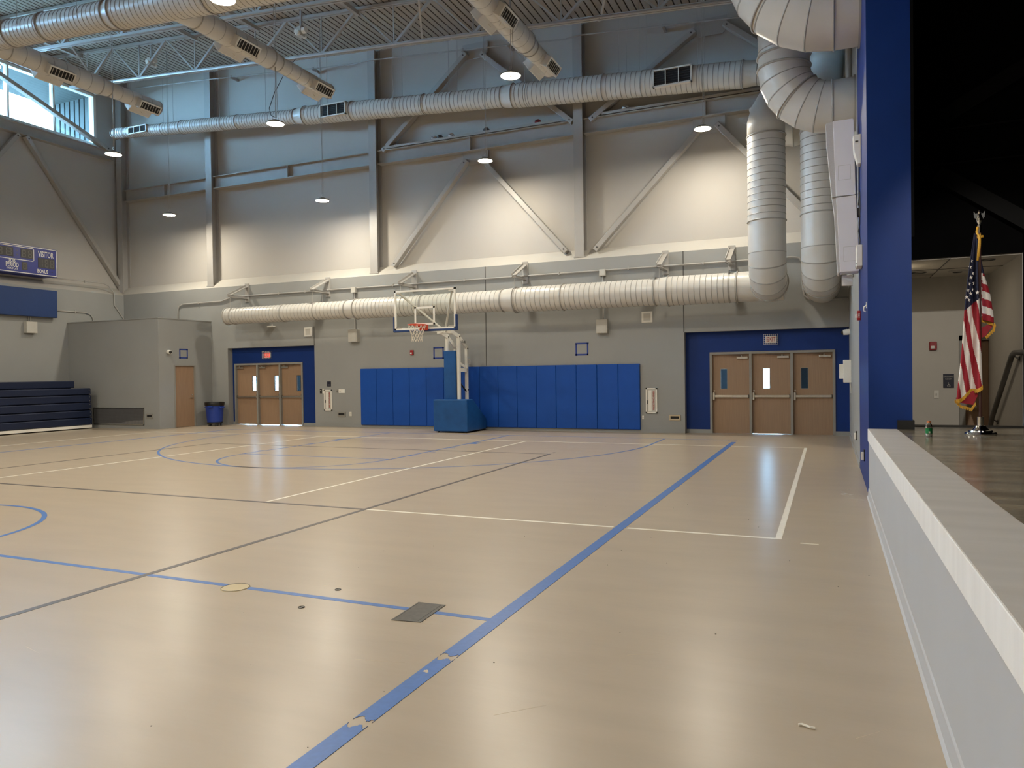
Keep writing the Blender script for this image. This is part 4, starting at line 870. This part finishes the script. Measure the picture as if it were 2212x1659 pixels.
fire_cabinet(-15.07, 'white fire extinguisher cabinet beside the left doors'); fire_cabinet(-4.41, 'white fire extinguisher cabinet beside the right doors')
def plate(name, x, z, wd, ht, m, lab, cat, y=YB, rows=None, detail=True):
    t = thing(name, lab, cat, (x, y, z)); obj('plate', B().box(x-wd/2, x+wd/2, y-.012, y, z-ht/2, z+ht/2), m, t, bev=.003)
    return t
t = plate('light_switch', -15.36, 1.165, .075, .15, m_rubber, 'black switch plate left of the fire cabinet by the left doors', 'switch'); obj('toggle', B().box(-15.375, -15.345, YB-.02, YB-.012, 1.17, 1.2), m_white, t)
t = plate('thermostat', -15.255, 1.165, .075, .155, m_white, 'white thermostat touching the fire cabinet by the left doors', 'thermostat'); obj('display', B().box(-15.28, -15.23, YB-.014, YB-.012, 1.19, 1.22), m_lgray, t)
t = plate('switch_plate', -14.71, 1.16, .05, .11, m_frame, 'small grey switch plate left of the white double plate', 'switch'); obj('toggle', B().box(-14.72, -14.70, YB-.02, YB-.012, 1.15, 1.18), m_dgray, t)
t = plate('double_switch_plate', -14.53, 1.163, .24, .13, m_white, 'wide white double control plate left of the wall pads', 'switch'); obj('gap', B().box(-14.532, -14.528, YB-.0135, YB-.012, 1.1, 1.225), m_lgray, t); obj('button', B().box(-14.62, -14.57, YB-.016, YB-.012, 1.14, 1.18), m_lgray, t)
t = plate('wall_outlet', -14.2, .42, .085, .14, m_white, 'white electrical outlet just left of the wall pads', 'outlet'); [obj('socket', B().box(-14.222, -14.178, YB-.015, YB-.012, z-.018, z+.018), m_lgray, t) for z in (.39, .45)]
t = plate('room_sign', -15.03, 1.4, .15, .165, m_sign, 'small dark sign above the fire cabinet by the left doors', 'sign'); obj('symbol', B().box(-15.06, -15.0, YB-.014, YB-.012, 1.36, 1.375), m_lgray, t)
t = plate('wall_outlet', -4.70+.05, .41, .05, .1, m_white, 'white outlet squeezed against the right edge of the wall pads', 'outlet'); obj('socket', B().box(-4.665, -4.635, YB-.015, YB-.012, .39, .43), m_lgray, t)
# conduits on the far wall
t = thing('wall_conduit', 'long grey conduit along the far wall above the lower duct', 'conduit', (-10, 19.77, 4.45))
obj('pipe', B().tube([(-21.6, 19.76, 3.65), (-21.6, 19.76, 4.14), (-21.54, 19.76, 4.25), (-21.35, 19.76, 4.32), (-19.55, 19.76, 4.33), (-19.0, 19.76, 4.46), (-.8, 19.76, 4.47), (-.67, 19.76, 4.44), (-.6, 19.76, 4.34), (-.585, 19.76, 3.7), (-.55, 19.76, 3.5), (-.45, 19.76, 3.41), (-.3, 19.76, 3.38), (.44, 19.76, 3.37)], .024, 8), m_steel, t, smooth=True)
for x in (-20.6, -17, -15.9, -12.5, -10, -7, -5, -3, -1.6): obj('clip', B().box(x-.015, x+.015, 19.73, YB, 4.43, 4.51) if x > -19 else B().box(x-.015, x+.015, 19.73, YB, 4.28, 4.36), m_steel, t)
for x, l in ((-13.95, 'square conduit box above the wall box left of the backboard'), (-5.72, 'square conduit box above the right half of the wall pads')):
    t = thing('conduit_box', l, 'conduit box', (x, YB, 4.4), 'conduit boxes'); obj('box', B().box(x-.085, x+.085, 19.68, YB, 4.31, 4.49), m_lgray, t, bev=.005); obj('cover', B().box(x-.075, x+.075, 19.675, 19.68, 4.32, 4.48), m_lgray, t)
    obj('drop_pipe', B().cyl((x, 19.76, 4.31), (x, 19.76, 3.13), .022, 8), m_steel, t)
t = thing('wall_conduit', 'bent conduit on the left wall running to the booth roof', 'conduit', (XL, 18, 5)); obj('pipe', B().tube([(XL+.03, 17.0, 5.15), (XL+.03, 18.95, 5.17), (XL+.03, 19.15, 5.1), (XL+.03, 19.37, 4.87), (XL+.03, 19.38, 4.4), (XL+.03, 19.74, 3.95), (XL+.03, 19.74, 3.64)], .022, 8), m_steel, t, smooth=True); obj('clip', B().box(XL, XL+.05, 18.2, 18.23, 5.12, 5.2), m_steel, t)
t = thing('wall_conduit', 'short conduit from the navy panel to the booth roof', 'conduit', (XL, 17.8, 4)); obj('pipe', B().tube([(XL+.03, 17.0, 4.04), (XL+.03, 18.2, 4.045), (XL+.03, 18.4, 3.99), (XL+.03, 18.5, 3.86), (XL+.03, 18.5, 3.64)], .022, 8), m_steel, t, smooth=True); obj('clip', B().box(XL, XL+.05, 17.8, 17.83, 4.0, 4.08), m_steel, t)

# ---------------------------------------------------------------- rubbish bin
cx, cy = -19.46, 19.28
t = thing('rubbish_bin', 'blue round rubbish bin with black liner on a wheeled dolly', 'rubbish bin', (cx, cy, 0))
obj('body', B().lathe((cx, cy, 0), [(.13, .235), (.14, .25), (.72, .30), (.74, .315), (.78, .32), (.80, .315), (.80, .28)], 32), m_can, t, smooth=True)
obj('bottom', B().frust((cx, cy, .128), (cx, cy, .13), .235, .235, 24, (1, 1)), m_can, t)
ln = B().lathe((cx, cy, 0), [(.70, .318), (.76, .332), (.815, .325), (.82, .30), (.74, .27)], 32); obj('liner', ln, m_bag, t, smooth=True)
for s in (-1, 1): obj('handle', B().tube([(cx+s*.29, cy-.09, .66), (cx+s*.35, cy-.09, .64), (cx+s*.35, cy+.09, .64), (cx+s*.29, cy+.09, .66)], .016, 8), m_can, t)
obj('handle', B().box(cx+.06, cx+.2, cy-.345, cy-.28, .64, .70), m_can, t, bev=.01)
obj('dolly', B().lathe((cx, cy, 0), [(.08, .20), (.085, .25), (.13, .25), (.13, .2)], 24), m_rubber, t)
for k in range(5): a = 2*PI*k/5-.6; px_, py_ = cx+.2*math.cos(a), cy+.2*math.sin(a); obj('caster', B().cyl((px_-.018, py_, .038), (px_+.018, py_, .038), .038, 12).box(px_-.025, px_+.025, py_-.02, py_+.02, .05, .085), m_dgray, t)

# ---------------------------------------------------------------- loudspeaker and fittings on the stage wall
t = thing('column_loudspeaker', 'tall white two-part column loudspeaker on the stage wall', 'loudspeaker', (.3, 12.95, 3.15))
Y0, Y1 = 12.75, 13.12
for nm, side, gr in (('upper_cabinet', [(.085, 5.548), (.37, 5.552), (.385, 5.53), (.405, 4.375), (.395, 4.364), (.123, 4.365)], [(.085, 5.548), (.123, 4.365), (.063, 4.36), (.03, 4.75), (-.012, 5.25), (-.02, 5.50), (-.009, 5.53)]),
                     ('lower_cabinet', [(.123, 4.343), (.401, 4.356), (.412, 4.34), (.448, 3.185), (.439, 3.17), (.175, 3.166)], [(.123, 4.343), (.175, 3.166), (.15, 3.14), (.135, 3.16), (.095, 4.1), (.069, 4.33)])):
    c = obj(nm, B().prism(side, 'y', Y0, Y1), m_spk, t, bev=.006); obj('grille', B().prism(gr, 'y', Y0+.012, Y1-.012), m_grille, c, bev=.004)
    zc = side[-1][1]+.36 if nm[0] == 'u' else side[-1][1]+.28; xc = .245 if nm[0] == 'u' else .315
    hb = B()
    for a0, a1, c0, c1 in ((-.09, .09, .11, .115), (-.09, .09, -.115, -.11), (-.09, -.085, -.11, .11), (.085, .09, -.11, .11)): hb.box(xc+a0, xc+a1, Y0-.001, Y0+.004, zc+c0, zc+c1)
    obj('hatch_outline', hb, m_lgray, c)
obj('rear_rail', B().box(.405, .43, 12.85, 13.02, 3.6, 5.2), m_white, t)
for z in (3.35, 4.05, 4.85): obj('wall_bracket', B().box(.38, XR, 12.86, 13.0, z, z+.12), m_lgray, t)
obj('signal_cable', B().tube([(.44, 12.8, 4.2), (.455, 12.55, 4.35), (.45, 12.35, 4.1), (.45, 12.5, 3.85), (.44, 12.8, 3.8), (.45, 12.45, 3.6), (.44, 12.75, 3.3)], .006, 6), m_dgray, t, smooth=True)
obj('foot_bracket', B().box(.2, .36, 13.0, 13.1, 2.98, 3.14), m_white, t)
t = thing('sensor_unit', 'small white beam sensor on the stage wall behind the loudspeaker', 'sensor', (XR, 12.2, 4.87)); obj('body', B().prism([(.35, 5.08), (.46, 5.1), (.46, 4.66), (.41, 4.66), (.36, 4.85)], 'y', 12.05, 12.25), m_white, t, bev=.01); obj('eye', B().box(.38, .42, 12.045, 12.05, 4.98, 5.0), m_dgray, t)
t = thing('amplifier_box', 'white amplifier box on the stage wall under the loudspeaker cable', 'wall box', (XR, 12.0, 3.28)); obj('body', B().box(.38, XR, 11.85, 12.25, 3.13, 3.44), m_white, t, bev=.008); obj('rail', B().box(.372, .38, 11.85, 12.25, 3.16, 3.18), m_lgray, t)
t = thing('control_box', 'white double control box on the right wall beside the exit doors', 'wall box', (XR, 18.35, 1.6)); obj('large_box', B().box(.30, XR, 18.25, 18.7, 1.34, 1.85), m_white, t, bev=.006); obj('small_box', B().box(.215, .30, 18.3, 18.62, 1.43, 1.76), m_white, t, bev=.006); obj('cable', B().tube([(.44, 18.3, 1.34), (.45, 18.25, 1.2), (.45, 18.28, 1.1)], .006, 6), m_white, t)
for y, z, l in ((11.66, .40, 'dark wall outlet with white plug on the violet pilaster by the stage'), (14.9, .42, 'dark wall outlet low on the grey right wall')):
    t = thing('wall_outlet', l, 'outlet', (XR, y, z)); obj('plate', B().box(XR-.012, XR, y-.06, y+.06, z-.08, z+.08), m_rubber, t); obj('plug', B().box(XR-.05, XR-.012, y-.1, y-.04, z-.06, z+.05), m_white, t, bev=.006)
t = thing('wall_hook', 'small white hook on the edge of the blue stage pilaster', 'hook', (XR, 10.9, 2.38)); obj('stem', B().tube([(XR, 10.75, 2.47), (XR-.03, 10.75, 2.45), (XR-.035, 10.75, 2.40), (XR-.01, 10.75, 2.385)], .008, 8), m_white, t); obj('plate', B().box(XR-.006, XR, 10.72, 10.78, 2.43, 2.51), m_white, t)
for y, l in ((15.6, 'vertical pipe on the right wall behind the duct elbow, nearer one'), (16.6, 'vertical pipe on the right wall behind the duct elbow, farther one')):
    t = thing('wall_pipe', l, 'pipe', (XR-.06, y, 7), 'vertical pipes on the right wall'); obj('pipe', B().cyl((XR-.06, y, 3.4), (XR-.06, y, 10.9), .05, 14), m_steel, t, smooth=True); obj('clamp', B().box(XR-.12, XR, y-.07, y+.07, 5.0, 5.06), m_steel, t)

# ---------------------------------------------------------------- backstage hall
d = struct('door_8', B().box(2.19, 2.545, 15.03, 15.07, 0.01, 2.1), m_wood); obj('lever_handle', B().cyl((2.26, 15.0, .95), (2.26, 15.03, .95), .025, 12).bar((2.25, 14.98, .95), (2.36, 14.98, .95), .018, .018), m_metal, d)
struct('trim_7', B().box(2.10, 2.19, 14.97, 15.1, 0, 2.2).box(2.10, 2.55, 14.97, 15.1, 2.11, 2.2), m_frame)
t = thing('room_sign', 'navy dressing room sign with a wheelchair symbol behind the flag', 'sign', (1.94, 15, 1.4)); obj('plate', B().box(1.855, 2.02, 14.988, 15, 1.285, 1.53), m_sign, t)
text('lettering', 'DRESSING', .036, (1.937, 14.986, 1.478), FACE, m_lgray, t, .95); text('lettering', 'ROOM', .036, (1.937, 14.986, 1.438), FACE, m_lgray, t, .95)
wc = B().torus((1.937, 14.986, 1.322), (0, 1, 0), .019, .0035, 20, 5).bar((1.932, 14.986, 1.362), (1.935, 14.986, 1.33), .006, .006).bar((1.935, 14.986, 1.33), (1.955, 14.986, 1.33), .006, .006).bar((1.955, 14.986, 1.33), (1.963, 14.986, 1.31), .006, .006).bar((1.934, 14.986, 1.347), (1.95, 14.986, 1.347), .005, .005).cyl((1.931, 14.984, 1.373), (1.931, 14.988, 1.373), .008, 10)
obj('wheelchair_symbol', wc, m_lgray, t)
t = thing('light_switch', 'white light switch on the hall wall under the red strobe', 'switch', (1.747, 15, 1.17)); obj('plate', B().box(1.708, 1.786, 14.988, 15, 1.1, 1.24), m_white, t, bev=.004); obj('toggle', B().box(1.738, 1.756, 14.972, 14.99, 1.15, 1.19), m_lgray, t)
t = thing('handrail', 'grey pipe handrail descending along the backstage hall wall', 'handrail', (2.47, 13.4, 1)); hr = mat('rail_gray', (92, 88, 82), .45)
obj('rail', B().tube([(2.47, 12.0, 1.83), (2.47, 12.7, 1.84), (2.47, 12.83, 1.81), (2.47, 12.9, 1.77), (2.47, 14.35, .78), (2.47, 14.42, .70), (2.48, 14.5, .66)], .038, 12), hr, t, smooth=True); 
for p in ((2.47, 12.78, 1.8), (2.47, 14.3, .78)): obj('bracket', B().cyl(p, (2.55, p[1], p[2]-.05), .012, 8).cyl((2.54, p[1], p[2]-.05), (2.55, p[1], p[2]-.05), .035, 12), hr, t)
for i, (p, q) in enumerate((((1.55, 12.5, 5.3), (2.9, 12.5, 6.05)), ((1.48, 12.5, 4.5), (2.9, 12.5, 3.45)))):
    tag(obj('stage_brace', B().bar(p, q, .1, .22, up=(0, 0, 1)), mat('black_steel_%d' % i, (13, 13, 14), .7, spec=.2)), ('black rising steel brace high on the dark stage wall', 'black falling steel brace on the dark stage wall above the flag')[i], 'steel brace')
t = thing('stage_beam', 'black steel beam across the dark stage wall', 'steel beam', (2, 12.5, 4.6)); ms = mat('black_steel', (12, 12, 13), .7, spec=.2)
obj('bottom_flange', B().box(.99, 8, 12.42, 12.57, 4.6, 4.62), ms, t); obj('top_flange', B().box(.99, 8, 12.42, 12.57, 5.1, 5.12), ms, t)

# ---------------------------------------------------------------- flag on its stand
FX, FY = 1.559, 9.68; ST0 = ST; ST = stz(FY)
t = thing('flag_on_stand', 'fringed American flag draped on a wooden pole with chrome base', 'flag', (FX, FY, ST))
obj('base', B().lathe((FX, FY, ST), [(0, .155), (.012, .16), (.03, .15), (.034, .12), (.05, .115), (.056, .085), (.085, .06), (.10, .05), (.105, .034), (.20, .034), (.205, .02)], 40), m_chrome, t, smooth=True)
obj('pole', B().cyl((FX, FY, ST+.18), (FX, FY, 3.16), .0155, 16), m_pole, t, smooth=True)
fin = obj('finial', B().lathe((FX, FY, 3.14), [(0, .017), (.03, .02), (.08, .022), (.09, .014), (.11, .022), (.13, .03), (.16, .034), (.19, .024), (.21, .014), (.225, .018), (.245, .008), (.25, .001)], 20), m_chrome, t, smooth=True)
for s in (-1, 1): obj('wing', B().prism([(FX+s*.01, 3.27), (FX+s*.05, 3.31), (FX+s*.055, 3.38), (FX+s*.035, 3.35), (FX+s*.02, 3.36)], 'y', FY-.006, FY+.006), m_chrome if s > 0 else m_dgray, fin)
def lerp(tab, h):
    for (a, x), (c, y) in zip(tab, tab[1:]):
        if h <= c: return x+(y-x)*(h-a)/(c-a)
    return tab[-1][1]
# front fold: left / right edges against height
TL = [(1.2, -.245), (1.35, -.235), (1.8, -.19), (2.34, -.155), (2.65, -.125), (3.13, -.058)]; TR = [(1.2, .02), (1.41, .012), (1.85, 0), (2.34, -.012), (2.65, -.022), (3.13, -.03)]
def front_y(a, z): 
    k = min(1, (3.15-z)/.5); return FY-.035-.035*k*math.sin(a*7.5+.6+(z-2)*.35)-.02*k*math.sin(a*15+1.5)
def front(a, z): xl, xr = lerp(TL, z), lerp(TR, z); return (FX+xl+(xr-xl)*a, front_y(a, z), z)
NA, NH = 56, 190; b = B()
zbot = lambda a: 1.27+.165*a-.02*math.sin(a*9)
def fmat(x, a, z):
    if z > 2.27+.13*a: return 2
    return 0 if int(math.floor((x-FX-.16*(2.4-z)+.53)/.054)) % 2 == 0 else 1
grid = []
for j in range(NH+1):
    for i in range(NA+1):
        a = i/NA; z = 3.13+(zbot(a)-3.13)*j/NH; grid.append(front(a, z))
b.v = [tuple(p) for p in grid]
for j in range(NH):
    for i in range(NA):
        q = (j*(NA+1)+i, j*(NA+1)+i+1, (j+1)*(NA+1)+i+1, (j+1)*(NA+1)+i); cxm = sum(grid[k][0] for k in q)/4; zm = sum(grid[k][2] for k in q)/4
        b.f.append(q); b.m.append(fmat(cxm, (i+.5)/NA, zm))
o = obj('front_fold', b, [m_fred, m_fwhite, m_fnavy], t, smooth=True); sm = o.modifiers.new('cloth', 'SOLIDIFY'); sm.thickness = .002
# rear fold showing crosswise stripes
TR2 = [(2.14, .138), (2.2, .137), (2.45, .105), (2.65, .055), (2.85, .02), (3.06, -.01)]; b = B(); NA2, NH2 = 30, 120; grid = []
for j in range(NH2+1):
    for i in range(NA2+1):
        a = i/NA2; z1 = 2.185-.06*a; z = 3.06+(z1-3.06)*j/NH2; xr = lerp(TR2, z); x = FX-.03+(xr+.03)*a; grid.append((x, FY+.03+.03*math.sin(a*6+.5), z))
b.v = grid
for j in range(NH2):
    for i in range(NA2):
        q = (j*(NA2+1)+i, j*(NA2+1)+i+1, (j+1)*(NA2+1)+i+1, (j+1)*(NA2+1)+i); xm = sum(grid[k][0] for k in q)/4-FX; zm = sum(grid[k][2] for k in q)/4
        lim = 2.70-.5*max(0, xm)
        if zm > lim: mi = 2
        else: mi = (int((lim-zm)/.077)+1) % 2 if xm < .028 else (int((lim-.03-zm)/.083+1)) % 2
        b.f.append(q); b.m.append(mi)
o = obj('rear_fold', b, [m_fred, m_fwhite, m_fnavy], t, smooth=True); sm = o.modifiers.new('cloth', 'SOLIDIFY'); sm.thickness = .002
obj('rear_tail', B().prism([(FX-.005, 1.95), (FX+.0, 2.07), (FX+.11, 2.12), (FX+.135, 2.10), (FX+.06, 1.98)], 'y', FY+.05, FY+.053), m_fred, t)
obj('tail_lining', B().prism([(FX-.07, 1.21), (FX-.23, 1.24), (FX-.24, 1.29), (FX+.0, 1.40), (FX-.03, 1.31)], 'y', FY-.015, FY-.012), m_fred, t)
def fringe(pts, L=.035, n=44, droop=(0, 0, -1)):
    b = B()
    for i in range(n):
        s = i/(n-1)*(len(pts)-1); k = min(int(s), len(pts)-2); p = Vector(pts[k]).lerp(Vector(pts[k+1]), s-k); q = p+Vector(droop)*L*random.uniform(.85, 1.1)+Vector((random.uniform(-.003, .003), -.004, 0)); b.frust(p+Vector((0, 0, .006)), q, .0046, .0034, 5)
    for p, q in zip(pts, pts[1:]): b.cyl(p, q, .005, 6)
    return b
fp = [Vector(front(i/10, zbot(i/10)))+Vector((0, -.004, 0)) for i in range(11)]
obj('fringe', fringe(fp, .04, 60), m_gold, t); obj('fringe', fringe([(FX-.25, FY-.02, 1.265), (FX-.19, FY-.02, 1.2), (FX-.09, FY-.02, 1.17), (FX-.05, FY-.02, 1.23)], .03, 36), m_gold, t)
obj('fringe', fringe([(FX-.01, FY+.035, 2.2), (FX+.04, FY+.05, 2.18), (FX+.13, FY+.04, 2.14)], .045, 36), m_gold, t); obj('fringe', fringe([(FX+.145, FY+.045, 2.12), (FX+.13, FY+.045, 2.05), (FX+.06, FY+.045, 1.97)], .03, 30, (.5, 0, -.7)), m_gold, t)
obj('cord', B().tube([(FX-.02, FY-.03, 3.2), (FX-.035, FY-.055, 3.14), (FX-.01, FY-.06, 3.08), (FX-.02, FY-.075, 2.95), (FX-.03, FY-.07, 2.82)], .012, 8).tube([(FX+.0, FY-.04, 3.12), (FX-.005, FY-.065, 3.0), (FX-.02, FY-.07, 2.86)], .009, 8).tube([(FX-.03, FY-.04, 3.08), (FX+.03, FY-.03, 3.09)], .016, 8), m_gold, t, smooth=True)
def star(x, z, r):
    a_ = (x-lerp(TL, z))/(lerp(TR, z)-lerp(TL, z)); y = front_y(a_, z)-.004-FY+FY
    P = [(FX+x+(r if k % 2 == 0 else r*.4)*math.sin(PI*k/5)*.8, z+(r if k % 2 == 0 else r*.4)*math.cos(PI*k/5)) for k in range(10)]
    return B().prism(P, 'y', y-.0015, y)
for sx, sy in ((610, 445), (600, 487), (620, 525), (607, 553), (594, 597), (632, 590), (581, 640), (619, 632), (606, 660), (574, 685), (645, 657), (592, 702)):
    u = 1900+sx/3.074; v = 420+sy/3.074; obj('star', star((u-2118)/225, .885+(938-v)/192.6, .025), m_fwhite, t)
# ---------------------------------------------------------------- assumed stage spotlight, out of view, added to light the hall
wp, wt = Vector((3.5, 1.5, 6.1)), Vector((1.85, 13.2, 1.5)); wd = (wt-wp).normalized()
t = thing('added_stage_spotlight', 'black stage spotlight assumed over the stage, added unseen to light the hall', 'spotlight', wp)
obj('housing', B().frust(wp-wd*.35, wp, .10, .13, 24, (1, 0)), m_black, t, smooth=True); obj('snoot', B().frust(wp, wp+wd*.12, .135, .14, 24), m_black, t, smooth=True)
obj('yoke', B().bar(wp-wd*.15+Vector((0, 0, .12)), (wp.x, wp.y, 6.6), .03, .03, up=(1, 0, 0)), m_black, t); obj('pipe', B().cyl((wp.x, wp.y, 6.6), (wp.x, wp.y, 9.4), .02, 10), m_black, t)
sd = bpy.data.lights.new('added_spot_beam', 'SPOT'); sd.energy = 800; sd.color = (1, .94, .84); sd.spot_size = R(25); sd.spot_blend = .5; sd.shadow_soft_size = .08
so = bpy.data.objects.new('beam', sd); COL.objects.link(so); so.parent = t; so.location = wd*.05; so.rotation_euler = wd.to_track_quat('-Z', 'Y').to_euler()
t = thing('hall_fill_light', 'round fill light added in the backstage hall, hidden behind the pilaster', 'lamp', (1.08, 13.3, 3.25))  # unseen lamp added to brighten the backstage hall
obj('rim', B().torus((1.08, 13.3, 3.245), (0, 0, 1), .085, .012, 24, 6), m_white, t, smooth=True); obj('lens', B().lathe((1.08, 13.3, 3.25), [(-.006, .08), (-.012, .001)], 20), mat('hall_fill_lens', (255, 255, 255), .4, emit=((1, .86, .66), 70)), t)
# ---------------------------------------------------------------- bottle
bx, by_ = 1.0, 9.2; ST = stz(by_)+.001
t = thing('drink_bottle', 'small clear drink bottle with green label and orange cap on the stage', 'bottle', (bx, by_, ST))
obj('bottle', B().lathe((bx, by_, ST), [(0.001, .0001), (.001, .03), (.008, .034), (.05, .034), (.055, .032), (.11, .034), (.125, .033), (.145, .02), (.15, .018)], 24), m_bottle, t, smooth=True)
obj('label_wrap', B().lathe((bx, by_, ST), [(.035, .0345), (.095, .0345)], 24), m_green, t, smooth=True); obj('emblem', B().box(bx-.008, bx+.008, by_-.0365, by_-.034, ST+.04, ST+.06), m_white, t)
obj('cap', B().lathe((bx, by_, ST), [(.15, .021), (.172, .021), (.173, .001)], 20), m_bcap, t); obj('liquid', B().lathe((bx, by_, ST), [(.004, .03), (.03, .031), (.03, .001)], 20), m_lgray, t)
